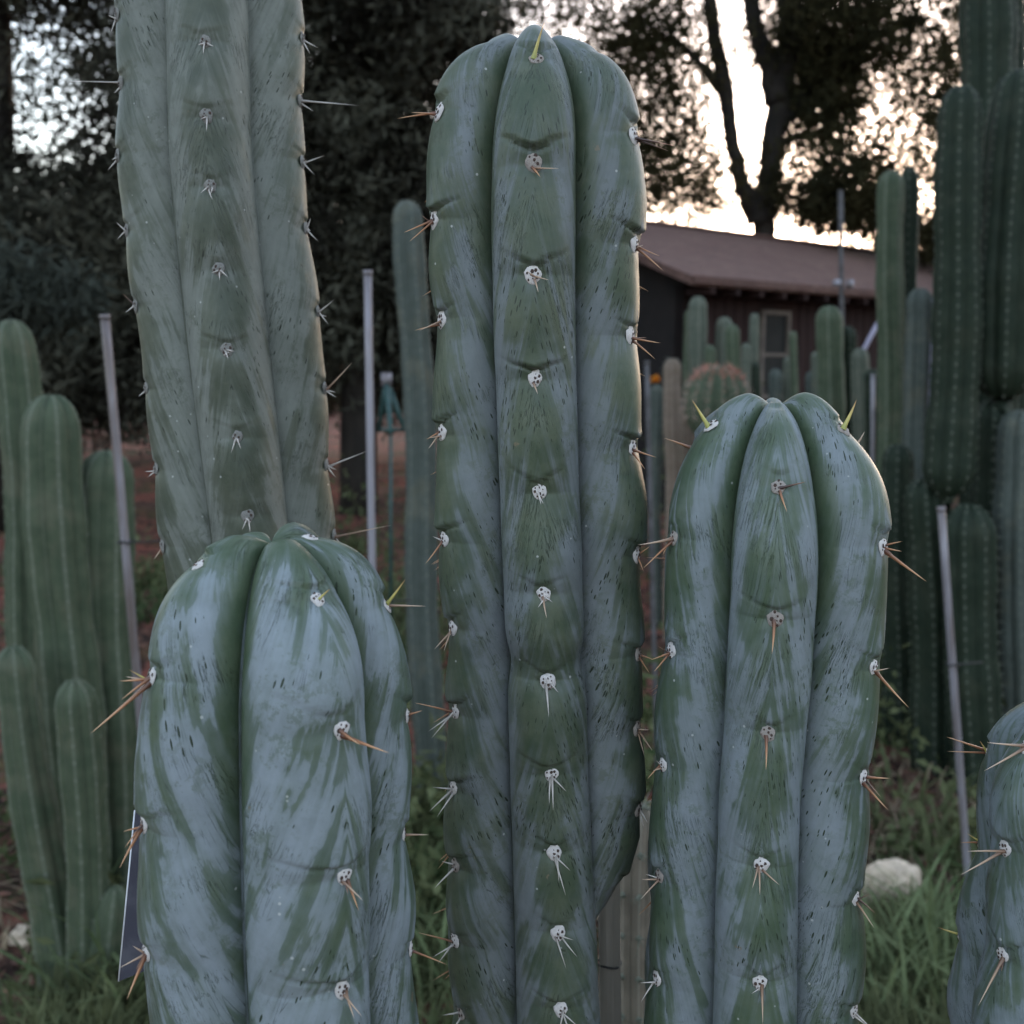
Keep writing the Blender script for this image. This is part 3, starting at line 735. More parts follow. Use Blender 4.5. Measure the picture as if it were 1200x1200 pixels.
# ---------------------------------------------------------------- background columns
def bg_column(name, label, Y, top, base, w, n=7, mat=BG_GREEN, group=None, zbase=None, dome=1.3, rot=None, areoles=True, waist=(), spines=False, cat="cactus"):
    """top (px,py), base px where it meets the ground; w = width in px (top, bottom)"""
    tp = at(top[0], top[1], Y)
    gb = ground(base, Y) if zbase is None else at(base, zbase, Y)
    wt, wb = (w if isinstance(w, tuple) else (w, w))
    dep = Y / cp
    H = tp[2] - gb[2]
    rt, rb = wt * dep / 2400 * 1.03, wb * dep / 2400 * 1.03
    root = thing(name, label, cat, gb, group)
    rot = random.uniform(0, 1) if rot is None else rot
    rows = int(max(30, H / .02)); per = 8
    vs = np.concatenate([np.linspace(0, 1, 12) ** 1.0 * rt * dome * 1.4, np.linspace(rt * dome * 1.4, H + .05, rows)[1:]])
    Ld = rt * dome * 1.4
    V = []; A = []
    an = np.arange(n * per) / (n * per) * 2 * np.pi
    a = ((np.arange(n * per) % per) / per) * 2 - 1      # -1 = furrow, 0 = crest
    prof = (1 - np.abs(a) ** 2.0) ** .55
    ph = random.uniform(0, 9)
    for v in vs:
        fi = min(v / Ld, 1) * math.pi / 2
        z = H - (rt * dome) * (1 - math.cos(fi)) if v < Ld else H - rt * dome - (v - Ld)
        t = np.clip(1 - z / max(H, .01), 0, 1)
        R = (rt + (rb - rt) * t) * math.sin(fi) ** .93
        R *= 1 + .035 * math.sin(z * 14 + ph) + .02 * math.sin(z * 37 + ph * 2)
        for (zz, dw, amt) in waist: R *= 1 - amt * math.exp(-((z - zz) / dw) ** 2)
        if zbase is not None:
            q_ = min(1, max(.0, z / (rb * 1.4))); R *= max(.2, (1 - (1 - q_) ** 2) ** .5)
        r = R * (.80 + .20 * prof)
        zz_ = z - rt * .18 * (1 - prof) * math.cos(fi)
        cx = (tp[0] - gb[0]) * (z / H) + .008 * math.sin(z * 5 + ph); cy = .008 * math.cos(z * 4 + ph)
        V.append(np.stack([cx + r * np.sin(an + rot), cy - r * np.cos(an + rot), np.broadcast_to(zz_, r.shape)], -1))
        A.append(np.stack([a, np.zeros_like(a), np.full_like(a, v)], -1))
    V = np.array(V); V[0] = V[0].mean(axis=0)
    N, M = V.shape[:2]
    idx = np.arange(N * M).reshape(N, M); nx = np.roll(idx, -1, axis=1)
    F = np.stack([idx[:-1], idx[1:], nx[1:], nx[:-1]], -1).reshape(-1, 4)
    if zbase is not None:
        cap = np.array([[idx[-1, i], idx[-1, (i + 1) % M], M * N, M * N] for i in range(M)])
        Vc = np.concatenate([V.reshape(-1, 3), [V[-1].mean(axis=0) - np.array([0, 0, rb * .5])]])
        me = fix_me("body", Vc, np.concatenate([F, cap]), mat)
        AA = np.concatenate([np.array(A).reshape(-1, 3), [[0, 0, 0]]])
    else:
        me = mesh_np("body", V.reshape(-1, 3), F, mat); AA = np.array(A).reshape(-1, 3)
    at_ = me.attributes.new("rib", 'FLOAT_VECTOR', 'POINT'); at_.data.foreach_set('vector', AA.astype(np.float32).ravel())
    link(bpy.data.objects.new("body", me), root)
    if areoles:
        geos = []
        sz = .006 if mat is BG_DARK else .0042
        for k in range(n):
            j = k * per + per // 2
            off = random.uniform(0, .02)
            for i in range(3, N):
                if vs[i] < off: continue
                off = vs[i] + random.uniform(.022, .03)
                P = V[i, j]; ax = V[i].mean(axis=0); nr = P - ax; nr[2] = .002; nr /= np.linalg.norm(nr)
                sd = np.cross([0, 0, 1], nr); sd /= np.linalg.norm(sd); up = np.cross(nr, sd)
                q = np.array([P + sd * sz, P + up * sz, P - sd * sz, P - up * sz, P + nr * sz * .7])
                geos.append((q, np.array([[0, 1, 4, 4], [1, 2, 4, 4], [2, 3, 4, 4], [3, 0, 4, 4]])))
                if spines:
                    for _ in range(4):
                        d = nr + sd * random.uniform(-.9, .9) + up * random.uniform(-.9, .7)
                        d = d / np.linalg.norm(d) * random.uniform(.012, .035)
                        w_ = sd * .0009
                        geos.append((np.array([P - w_, P + w_, P + up * .0012, P + d]), np.array([[0, 1, 3, 3], [1, 2, 3, 3], [2, 0, 3, 3]])))
        if geos:
            Va, Fa = join_geo(geos)
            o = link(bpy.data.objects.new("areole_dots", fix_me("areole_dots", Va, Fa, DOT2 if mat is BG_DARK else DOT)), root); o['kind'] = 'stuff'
    return root

G1 = "slender green cactus columns in the clump at the left"
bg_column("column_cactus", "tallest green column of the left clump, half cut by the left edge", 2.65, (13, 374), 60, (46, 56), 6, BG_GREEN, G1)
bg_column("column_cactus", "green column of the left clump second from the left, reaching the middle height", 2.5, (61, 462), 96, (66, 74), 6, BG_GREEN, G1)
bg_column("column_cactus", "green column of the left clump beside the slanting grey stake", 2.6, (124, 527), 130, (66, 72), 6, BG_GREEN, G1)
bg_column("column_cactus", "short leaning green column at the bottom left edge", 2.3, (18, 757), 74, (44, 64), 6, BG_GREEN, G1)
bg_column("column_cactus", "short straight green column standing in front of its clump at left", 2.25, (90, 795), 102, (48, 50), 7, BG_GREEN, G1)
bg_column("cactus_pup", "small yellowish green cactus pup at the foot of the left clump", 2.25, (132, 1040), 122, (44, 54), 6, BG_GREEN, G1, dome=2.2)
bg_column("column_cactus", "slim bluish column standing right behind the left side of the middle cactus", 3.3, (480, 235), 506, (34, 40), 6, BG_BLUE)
G2 = "dark green giant columns crowded at the right"
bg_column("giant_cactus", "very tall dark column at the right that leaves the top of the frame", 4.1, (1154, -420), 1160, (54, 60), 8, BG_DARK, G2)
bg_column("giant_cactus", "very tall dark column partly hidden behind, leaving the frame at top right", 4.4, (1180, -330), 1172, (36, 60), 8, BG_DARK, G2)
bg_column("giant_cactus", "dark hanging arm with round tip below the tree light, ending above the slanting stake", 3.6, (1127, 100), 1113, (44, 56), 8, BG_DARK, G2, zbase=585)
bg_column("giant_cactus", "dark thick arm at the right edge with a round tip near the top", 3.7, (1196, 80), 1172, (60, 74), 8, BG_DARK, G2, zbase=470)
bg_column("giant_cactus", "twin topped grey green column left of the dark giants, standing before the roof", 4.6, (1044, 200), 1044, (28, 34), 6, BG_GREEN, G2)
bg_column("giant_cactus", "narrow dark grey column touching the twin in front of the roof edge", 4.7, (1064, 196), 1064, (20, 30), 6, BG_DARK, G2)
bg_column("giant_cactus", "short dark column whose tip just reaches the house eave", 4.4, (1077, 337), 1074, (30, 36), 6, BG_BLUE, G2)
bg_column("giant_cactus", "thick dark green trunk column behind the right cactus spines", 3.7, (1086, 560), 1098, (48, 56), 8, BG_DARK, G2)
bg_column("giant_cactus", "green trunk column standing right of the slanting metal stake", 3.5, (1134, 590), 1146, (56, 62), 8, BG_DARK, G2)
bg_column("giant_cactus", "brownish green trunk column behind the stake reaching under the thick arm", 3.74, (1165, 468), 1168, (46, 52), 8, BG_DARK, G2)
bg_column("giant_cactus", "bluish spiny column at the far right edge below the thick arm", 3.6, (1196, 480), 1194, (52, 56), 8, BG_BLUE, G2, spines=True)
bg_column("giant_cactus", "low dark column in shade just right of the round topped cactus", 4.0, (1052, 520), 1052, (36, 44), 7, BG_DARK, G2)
G3 = "columns in the far bed before the house"
for (lab, Y, tx, ty, w, mt) in [
    ("pale green far column with round tip in front of the dark gable", 7.0, 818, 347, 22, BG_PALE),
    ("far column joined close at left of the round tipped one", 7.1, 808, 362, 14, BG_GREEN),
    ("far mottled pale column between the round tipped one and the window", 7.2, 848, 371, 20, BG_PALE),
    ("short far green column in front of the mottled pale one", 6.8, 859, 380, 17, BG_GREEN),
    ("thin far column half hiding the left side of the window frame", 7.4, 884, 367, 11, BG_PALE),
    ("smallest thin far column just right of the house window", 7.5, 930, 388, 9, BG_GREEN),
    ("thick far green column with a rounded tip below the eave", 5.6, 973, 358, 31, BG_GREEN),
    ("narrower far dark green column next to the thick rounded one", 5.7, 994, 382, 19, BG_DARK),
    ("dull olive far column under the small slanted lilac pole", 5.4, 1009, 408, 21, BG_PALE),
    ("low far dark column between the olive one and the tall twin", 5.2, 1022, 432, 17, BG_DARK),
    ("little pale far column leaning on the right of the short mottled pair", 6.6, 873, 402, 11, BG_PALE),
    ("low green far column between the round tipped one and the bristly barrel", 6.2, 832, 404, 13, BG_GREEN),
    ("tiny grey far column in front of the lower window pane", 7.7, 922, 418, 10, BG_PALE),
    ("low pale far column at the left foot of the thick rounded one", 6.9, 957, 412, 12, BG_PALE),
    ("low dark far column in the gap right of the barrel", 6.9, 886, 424, 13, BG_DARK),
    ("low bluish far column right of the house window", 7.6, 950, 435, 14, BG_BLUE),
    ("low grey far column under the house window", 7.6, 908, 432, 16, BG_BLUE),
]:
    bg_column("far_cactus", lab, Y, (tx, ty), tx + 1, w, 6, mt, G3)
bg_column("far_cactus", "furry pinkish brown far column at the right of the middle cactus", 5.5, (789, 420), 789, 20, 9, BG_BROWN, G3, spines=True)
fc = bg_column("far_cactus", "small bluish far column with an orange flower tip", 5.8, (768, 450), 768, 15, 6, BG_BLUE, G3)
bg_column("far_cactus", "second furry brown far column lower beside the pinkish one", 5.7, (806, 470), 806, 18, 9, BG_BROWN, G3, spines=True)
bg_column("old_stem", "corky brown old cactus stem behind the gap between middle and right cactus", .95, (752, 940), 748, (44, 48), 7, BG_CORK, None, spines=True)

FLOWER = simple("flower_orange", (.75, .35, .04), (.6, .2, .03), 60., .7)
PINK = simple("flower_pink", (.55, .24, .18), (.38, .2, .15), 60., .8)
SPB = simple("bristle_tan", (.42, .33, .26), (.3, .2, .16), 60., .8)
def petals(name, centre, rad, count, mat, parent, flat=.5):
    gs = []
    for i in range(count):
        th = random.uniform(0, 6.28); el = random.uniform(.2, 1.4)
        d = np.array([math.cos(th) * math.cos(el), math.sin(th) * math.cos(el), math.sin(el) * flat])
        s_ = np.cross(d, [0, 0, 1]); s_ /= np.linalg.norm(s_); u = np.cross(s_, d)
        c = np.array(centre); w = rad * .25
        gs.append((np.array([c, c + d * rad * .6 + s_ * w, c + d * rad, c + d * rad * .6 - s_ * w, c + d * rad * .5 + u * w * .3]), np.array([[0, 1, 4, 4], [1, 2, 4, 4], [2, 3, 4, 4], [3, 0, 4, 4]])))
    V, F = join_geo(gs)
    return part(name, fix_me(name, V, F, mat, False), parent)
petals("flower", at(768, 449, 5.8), .045, 26, FLOWER, fc, 1.2)

# crested barrel with pink wool
bar = thing("barrel_cactus", "round green barrel cactus with a ring of pinkish bristles behind the right cactus", "cactus", ground(840, 5.0))
def barrel():
    c = at(840, 470, 5.0); n = 14; per = 6; V = []; A = []
    R = .155; H = .19
    for i in range(26):
        fi = i / 25 * math.pi * .86
        for j in range(n * per):
            a = (j % per) / per * 2 - 1; pr = (1 - abs(a) ** 2) ** .5
            an = j / (n * per) * 2 * math.pi
            r = R * math.sin(fi) * (.78 + .22 * pr)
            V.append((c[0] + r * math.cos(an), c[1] + r * math.sin(an), c[2] - .02 + H * math.cos(fi))); A.append((a, 0, 0))
    # stump down to the ground
    for j in range(n * per):
        an = j / (n * per) * 2 * math.pi
        V.append((c[0] + .09 * math.cos(an), c[1] + .09 * math.sin(an), -.05)); A.append((1, 0, 0))
    M = n * per
    F = [[i * M + j, (i + 1) * M + j, (i + 1) * M + (j + 1) % M, i * M + (j + 1) % M] for i in range(26) for j in range(M)]
    me = fix_me("body", V, F, BG_GREEN)
    at_ = me.attributes.new("rib", 'FLOAT_VECTOR', 'POINT'); at_.data.foreach_set('vector', np.array(A, np.float32).ravel())
    part("body", me, bar)
    gs = []; gp = []
    for k in range(n):
        an = (k + .5) / n * 2 * math.pi
        for i in range(1, 9):
            fi = .25 + i * .2
            P = np.array([c[0] + R * math.sin(fi) * math.cos(an), c[1] + R * math.sin(fi) * math.sin(an), c[2] - .02 + H * math.cos(fi)])
            nr = P - c; nr /= np.linalg.norm(nr)
            for _ in range(9):
                d = nr * .6 + np.array([random.gauss(0, .6) for _ in range(3)]); d = d / np.linalg.norm(d) * random.uniform(.03, .055)
                s_ = np.cross(d, [.3, .1, 1]); s_ = s_ / np.linalg.norm(s_) * .0022
                u = np.cross(s_, d / np.linalg.norm(d))
                (gp if i < 4 else gs).append((np.array([P - s_, P + s_, P + u, P + d]), np.array([[0, 1, 3, 3], [1, 2, 3, 3], [2, 0, 3, 3]])))
    for nm, g, mt in (("pink_bristles", gp, PINK), ("bristles", gs, SPB)):
        V, F = join_geo(g); o = part(nm, fix_me(nm, V, F, mt, False), bar); o['kind'] = 'stuff'
barrel()

# ---------------------------------------------------------------- stakes
METAL = simple("galvanised", (.30, .29, .33), (.13, .10, .09), 22., .5, 0, (1, 1, .1), .4, .5)
LILAC = simple("painted_pole", (.32, .29, .38), (.24, .22, .30), 30., .5, 0, (1, 1, .1), .0, .4)
WOOD = simple("weathered_wood", (.30, .27, .235), (.19, .17, .145), 90., .85, .0006, (1, 1, .06))
TIE = simple("dark_tie", (.02, .02, .02), (.03, .03, .03), 60., .7)
BARK0 = simple("dull_grey_pole", (.10, .095, .10), (.06, .055, .055), 20., .8)
def stake(name, label, p0, p1, r, mat, sides=10, cat="stake", tie=None):
    root = thing(name, label, cat, p1)
    n = 9; pts = [np.array(p0) * (1 - i / (n - 1)) + np.array(p1) * (i / (n - 1)) for i in range(n)]
    V, F = tube_geo(pts, r, sides)
    part("pole", fix_me("pole", V, F, mat), root)
    tp = [np.array(p0) + (np.array(p0) - np.array(p1)) / np.linalg.norm(np.array(p0) - np.array(p1)) * q for q in (-.004, .006)]
    V, F = tube_geo(tp, r * 1.18, sides)
    part("end_cap", fix_me("end_cap", V, F, mat), root)
    if tie is not None:
        c = np.array(p0) * (1 - tie) + np.array(p1) * tie
        V, F = tube_geo([c + np.array([math.cos(t) * r * 1.5 + (.0), math.sin(t) * r * 1.5, .003 * math.sin(3 * t)]) for t in np.linspace(0, 6.28, 14)], r * .25, 6)
        V2, F2 = tube_geo([c, c + np.array([.03, .01, -.002]), c + np.array([.09, .02, .0])], r * .25, 6)
        V, F = join_geo([(V, F), (V2, F2)])
        part("tie", fix_me("tie", V, F, TIE), root)
    return root
g_ = ground(212, 2.2)
stake("metal_stake", "slanting pale metal stake right of the left clump of columns", at(123, 372, 2.2), ground(196, 2.2), .0092, METAL, tie=.30)
stake("metal_stake", "upright pale metal stake between the tall left cactus and the middle one", at(431, 320, 2.4), ground(443, 2.4), .0092, METAL, tie=.45)
stake("metal_stake", "slanting metal stake tied to the dark trunks at the right", at(1103, 597, 2.6), ground(1138, 2.6), .0095, METAL, tie=.36)
stake("thin_pole", "thin lilac pole leaning in the far bed below the house eave", at(1030, 376, 5.8), at(1006, 408, 5.8) * np.array([1, 1, 0]) + np.array([-.75, 0, 0]), .012, LILAC)
stake("thin_pole", "thin lilac pole standing against the dark giants in front of the roof", at(1096, 352, 4.3), ground(1076, 4.3), .011, LILAC)
stake("thin_pole", "thin grey pole just right of the middle cactus in the far bed", at(758, 425, 3.2), ground(772, 3.2), .008, BARK0)
stake("thin_pole", "bluish narrow pole between the far dark columns", at(1023, 440, 4.8), ground(1021, 4.8), .009, METAL)
vp = stake("vent_pole", "tall thin grey pole with small knobs rising in front of the roof", at(985, 224, 8.0), ground(989, 8.0), .018, BARK0, cat="pole")
V, F = tube_geo([at(981, 335, 7.9), at(981, 328, 7.9)], .03, 8); V2, F2 = tube_geo([at(996, 338, 7.9), at(996, 328, 7.9)], .03, 8)
part("knob", fix_me("knob", V, F, METAL), vp); part("knob", fix_me("knob", V2, F2, METAL), vp)

wst = thing("wooden_stake", "weathered grey wooden stake under the ending rib of the middle cactus", "stake", ground(712, .655))
p0, p1 = at(713, 1000, .655), ground(712, .655)
# a split and weathered lath: slightly bowed, with uneven faces
V = []; nst = 60
for i in range(nst):
    t = i / (nst - 1); c = p0 * (1 - t) + p1 * t
    for x, y in ((-1, -1), (-.35, -1.08), (.3, -.96), (1, -1), (1.05, .2), (1, 1), (-1, 1), (-.95, 0)):
        nz = mnoise.noise(Vector((x * 2, y * 2, c[2] * 14))) * .0006
        V.append(c + np.array([x * (.0072 + nz) + .002 * math.sin(t * 7), y * (.005 + nz), 0]))
F = [[i * 8 + j, i * 8 + (j + 1) % 8, (i + 1) * 8 + (j + 1) % 8, (i + 1) * 8 + j] for i in range(nst - 1) for j in range(8)] + [list(range(7, -1, -1))]
part("pole", fix_me("pole", V, F, WOOD, False), wst)
V, F = tube_geo([at(713, 1128, .655) + np.array([math.cos(t) * .0088, math.sin(t) * .0066, .0008 * math.sin(2 * t)]) for t in np.linspace(0, 6.28, 20)], .0007, 6)
part("band", fix_me("band", V, F, TIE), wst)

# clear plastic label behind the fat cactus
def plastic():
    m = NT("smoky_plastic")
    f = m.noise(m.obj(), 60., 4, .6)
    m.l(m.mix(m.ss(f, .4, .7), (.10, .10, .13), (.15, .15, .18)), m.p.inputs["Base Color"])
    m.p.inputs["Roughness"].default_value = .25; m.p.inputs["Transmission Weight"].default_value = .35
    m.p.inputs["IOR"].default_value = 1.3
    return m.m
PLA = plastic()
PWHITE = simple("plastic_edge", (.75, .75, .78), (.6, .6, .64), 200., .35)
lab = thing("plant_label", "smoky clear plastic plant label with a bright edge sticking out behind the stout cactus", "label", at(165, 1150, .46))
q = [at(158, 950, .46), at(139, 1150, .46), at(215, 1120, .46), at(225, 945, .46)]
off = np.array([0, .0008, 0])
V = np.array(q + [x + off for x in q])
F = [[0, 1, 2, 3], [7, 6, 5, 4], [0, 4, 5, 1], [1, 5, 6, 2], [2, 6, 7, 3], [3, 7, 4, 0]]
part("sheet", fix_me("sheet", V, np.array(F), PLA, False), lab)
V, F = tube_geo([q[0] + off / 2, q[1] + off / 2], .00055, 6)
part("edge_strip", fix_me("edge_strip", V, F, PWHITE), lab)

# teal frame seen behind the slim column
TEAL = simple("teal_plastic", (.03, .075, .07), (.02, .05, .048), 40., .4)
tf = thing("hose_stand", "small dark teal A shaped hose stand behind the upright metal stake", "stand", ground(458, 5.5))
apex = at(453, 448, 5.5)
def leg(to, r=.014):
    V, F = tube_geo([apex, (apex + to) / 2 + np.array([0, 0, .01]), to], r, 8); part("leg", fix_me("leg", V, F, TEAL), tf)
leg(at(474, 505, 5.45)); leg(at(444, 505, 5.6)); leg(at(458, 508, 5.2))
V, F = tube_geo([at(446, 503, 5.5), at(473, 504, 5.5)], .010, 8); part("crossbar", fix_me("crossbar", V, F, TEAL), tf)
V, F = tube_geo([apex - np.array([0, 0, .02]), apex + np.array([0, 0, .05])], .028, 10); part("head", fix_me("head", V, F, METAL), tf)
V, F = tube_geo([at(458, 505, 5.5), ground(458, 5.5)], .009, 8); part("post", fix_me("post", V, F, TEAL), tf)

# ---------------------------------------------------------------- house
ROOF = NT("roof_felt")
rf = ROOF.noise(ROOF.obj(), 3., 6, .65); rf2 = ROOF.noise(ROOF.obj(), 30., 4, .6)
ROOF.l(ROOF.mix(ROOF.ss(rf2, .3, .7), ROOF.mix(ROOF.ss(rf, .35, .65), (.16, .080, .066), (.21, .118, .096)), (.085, .05, .043)), ROOF.p.inputs["Base Color"])
ROOF.p.inputs["Roughness"].default_value = .9; 
rz = ROOF.n("ShaderNodeSeparateXYZ"); ROOF.l(ROOF.obj(), rz.inputs[0])
rows_ = ROOF.math('FRACT', ROOF.math('MULTIPLY', rz.outputs[2], 19.))
ROOF.bump(ROOF.math('ADD', ROOF.math('MULTIPLY', rows_, .8), rf2), .02)
WALL = simple("barn_red_boards", (.030, .013, .011), (.018, .008, .008), 3., .9, 0, (1, 1, .2))
TRIM = simple("worn_trim", (.15, .12, .10), (.10, .08, .07), 6., .85)
GLASS = simple("dark_glass", (.012, .013, .014), (.02, .02, .02), 2., .5, 0, None, 0, .08)
DARKIN = simple("dark_shed", (.012, .010, .010), (.02, .016, .015), 2., .95)
e1 = at(810, 323, 10.0); e1[2] -= 0; e2 = at(1095, 346, 12.8)
ez = (e1[2] + e2[2]) / 2; e1[2] = e2[2] = ez
ud = (e2 - e1); ud /= np.linalg.norm(ud); pd = np.array([-ud[1], ud[0], 0])
house = thing("house", "low dark red house with a wide brown roof behind the far bed", "house", (e1[0], e1[1], 0))
LEN = 9.5; DEP = 2.3; rise = .88
def HP(u, w, z): return e1 + ud * u + pd * w + np.array([0, 0, z - ez])
rotm = np.stack([ud, pd, np.array([0, 0, 1.])], 1)
def roof_slab():
    th = .09
    a_, b_, c_, d_ = HP(0, 0, ez), HP(LEN, 0, ez), HP(LEN, DEP, ez + rise), HP(0, DEP, ez + rise)
    e_, f_ = HP(LEN, 2 * DEP, ez), HP(0, 2 * DEP, ez)
    top = [a_, b_, c_, d_, e_, f_]
    V = top + [x - np.array([0, 0, th]) for x in top]
    F = [[0, 1, 2, 3], [3, 2, 4, 5], [7, 6, 9, 8], [8, 9, 11, 10], [0, 6, 7, 1], [4, 10, 11, 5], [1, 7, 8, 2], [2, 8, 10, 4], [3, 9, 6, 0], [5, 11, 9, 3]]
    part("roof", fix_me("roof", V, np.array(F), ROOF.m, False), house)
roof_slab()
def hb(name, u0, u1, w0, w1, z0, z1, mat, parent=None):
    V, F = box_geo(HP((u0 + u1) / 2, (w0 + w1) / 2, (z0 + z1) / 2), (u1 - u0, w1 - w0, z1 - z0), rotm)
    return part(name, fix_me(name, V, F, mat, False), parent or house)
def find_u(px, w):
    us = np.linspace(0, LEN, 500); return float(np.interp(px, [proj(HP(u, w, 1.5))[0] for u in us], us))
ww = .35
u0, u1 = find_u(890, ww), find_u(917, ww)
zt = 1.5 + .48; 
def z_at(px, py, w):
    u = find_u(px, w); zs = np.linspace(0, 4, 400); ys = [proj(HP(u, w, z))[1] for z in zs]
    return float(np.interp(-py, [-y for y in ys], zs))
zt, zbm = z_at(900, 369, ww), z_at(900, 462, ww)
wall = hb("wall", .3, LEN - .3, ww, ww + .12, -.1, ez - .05, WALL)
# gable end
V = [HP(.3, ww, -.1), HP(.3, 2 * DEP - ww, -.1), HP(.3, 2 * DEP - ww, ez + .02), HP(.3, DEP, ez + rise - .13), HP(.3, ww, ez + .02)]
V = V + [x + ud * .12 for x in V]
F = [[0, 1, 2, 3, 4], [9, 8, 7, 6, 5], [0, 5, 6, 1], [1, 6, 7, 2], [2, 7, 8, 3], [3, 8, 9, 4], [4, 9, 5, 0]]
me = bpy.data.meshes.new("gable_wall"); me.from_pydata([tuple(x) for x in V], [], F); me.materials.append(DARKIN); part("gable_wall", me, house)
hb("back_wall", .3, LEN - .3, 2 * DEP - ww, 2 * DEP - ww + .1, -.1, ez - .05, WALL)
# boards on the front wall
wb = .16; u = .45; bm_ = None
while u < LEN - .5:
    if not (u0 - .2 < u < u1 + .15):
        if bm_ is None:
            b = hb("board", u, u + wb - .02, ww - .018, ww, 0, ez - .1, WALL); bm_ = b; bu = u
        else:
            b = bm_.copy(); COL.objects.link(b); b.parent = house; b.location = tuple(np.array(bm_.location) + ud * (u - bu))
    u += wb
win = hb("window", u0, u1, ww - .03, ww - .004, zbm, zt, GLASS)
t_ = .045
for args in ((u0 - t_, u0, zbm - t_, zt + t_), (u1, u1 + t_, zbm - t_, zt + t_), (u0, u1, zt, zt + t_), (u0, u1, zbm - t_, zbm)):
    hb("frame", args[0], args[1], ww - .06, ww - .006, args[2], args[3], TRIM, win)
hb("glazing_bar", u0, u1, ww - .045, ww - .031, (zt + zbm) / 2 - .018, (zt + zbm) / 2 + .018, TRIM, win)
hb("fascia", 0.02, LEN - .02, -.03, -.004, ez - .07, ez + .0, ROOF.m)
for i in range(24):
    hb("rafter_tail", .3 + i * .38, .36 + i * .38, .0, ww - .02, ez - .16, ez - .095, WALL)
hb("ridge_cap", 0, LEN, DEP - .09, DEP + .09, ez + rise - .012, ez + rise + .02, ROOF.m)

# ---------------------------------------------------------------- trees
def leaf_mat(name, c1, c2, trans=.25):
    m = NT(name)
    f = m.noise(m.geo(), 1.6, 3, .6); f2 = m.noise(m.geo(), 9., 2, .6)
    c = m.mix(m.ss(f, .40, .62), c1, c2)
    c = m.mix(m.math('MULTIPLY', m.ss(f2, .5, .7), .7), c, tuple(x * 1.6 for x in c2))
    m.l(c, m.p.inputs["Base Color"]); m.p.inputs["Roughness"].default_value = .7; m.p.inputs["Specular IOR Level"].default_value = .05
    tr = m.n("ShaderNodeBsdfTranslucent"); m.l(c, tr.inputs[0])
    mx = m.n("ShaderNodeMixShader"); mx.inputs[0].default_value = trans
    out = m.t.nodes["Material Output"]
    m.l(m.p.outputs[0], mx.inputs[1]); m.l(tr.outputs[0], mx.inputs[2]); m.l(mx.outputs[0], out.inputs[0])
    return m.m
LEAF_D = leaf_mat("needle_dark", (.014, .012, .009), (.080, .078, .058), .12)
LEAF_G = leaf_mat("leaf_green", (.028, .027, .014), (.05, .043, .02), .3)
LEAF_S = leaf_mat("leaf_silver", (.035, .04, .032), (.05, .055, .045), .1)
BARK = simple("bark_dark", (.03, .024, .02), (.018, .015, .013), 12., .95, .02, (1, 1, .2))

def leaves_geo(C, L, Wd, droop=.0):
    n = len(C)
    d = rng.normal(size=(n, 3)); d[:, 2] -= droop; d /= np.linalg.norm(d, axis=1)[:, None]
    s_ = np.cross(d, rng.normal(size=(n, 3))); s_ /= np.linalg.norm(s_, axis=1)[:, None]
    nn = np.cross(d, s_)
    L = L * rng.uniform(.6, 1.3, n); Wd = Wd * rng.uniform(.6, 1.3, n)
    a = C; b = C + d * (L * .5)[:, None] + s_ * (Wd * .5)[:, None] + nn * (L * .08)[:, None]
    c = C + d * L[:, None]; e = C + d * (L * .5)[:, None] - s_ * (Wd * .5)[:, None] + nn * (L * .08)[:, None]
    V = np.stack([a, b, c, e], 1).reshape(-1, 3)
    F = np.arange(4 * n).reshape(n, 4)
    return V, F

def clumped(blobs, n, clump=.22, per=14, gaps=()):
    """points in twig clusters spread through ellipsoids (cx,cy,cz,rx,ry,rz,weight)"""
    B = np.array(blobs, float); w = B[:, 6] * 1.0; w /= w.sum()
    k = n // per
    i = rng.choice(len(B), k, p=w)
    d = rng.normal(size=(k, 3)); d /= np.linalg.norm(d, axis=1)[:, None]
    r = rng.uniform(0, 1, k) ** .42
    c = B[i, :3] + d * r[:, None] * B[i, 3:6]
    P = np.repeat(c, per, axis=0) + rng.normal(size=(k * per, 3)) * clump * rng.uniform(.5, 1.2, (k, 1)).repeat(per, axis=0)
    for (gx_, gy_, gz_, gr) in gaps:
        dd = np.sqrt((P[:, 0] - gx_) ** 2 + (P[:, 1] - gy_) ** 2 + (P[:, 2] - gz_) ** 2)
        P = P[dd > gr * rng.uniform(.75, 1.2, len(P))]
    return P

def tree(name, label, base, limbs, blobs, n, mat, L, Wd, group=None, clump=.22, per=14, gaps=(), droop=.3, bark=BARK, clear=-9.):
    root = thing(name, label, "tree", base, group)
    for i, (pts, rads) in enumerate(limbs):
        # resample with a little wander
        pts = np.array(pts, float); t = np.linspace(0, len(pts) - 1, len(pts) * 5)
        q = np.stack([np.interp(t, np.arange(len(pts)), pts[:, k]) for k in range(3)], 1)
        q[1:-1] += rng.normal(size=(len(q) - 2, 3)) * .012
        rr = np.interp(t, np.arange(len(pts)), rads)
        V, F = tube_geo(q, rr, 10, True)
        nm = "trunk" if i == 0 else "branch"
        part(nm, fix_me(nm, V, F, bark), root)
    P = clumped(blobs, n, clump, per, gaps)
    P = P[P[:, 2] > (clear + rng.uniform(0, .5, len(P)))]
    V, F = leaves_geo(P, L, Wd, droop)
    o = part("crown", mesh_np("crown", V, F, mat, False), root)
    o['kind'] = 'stuff'
    return root

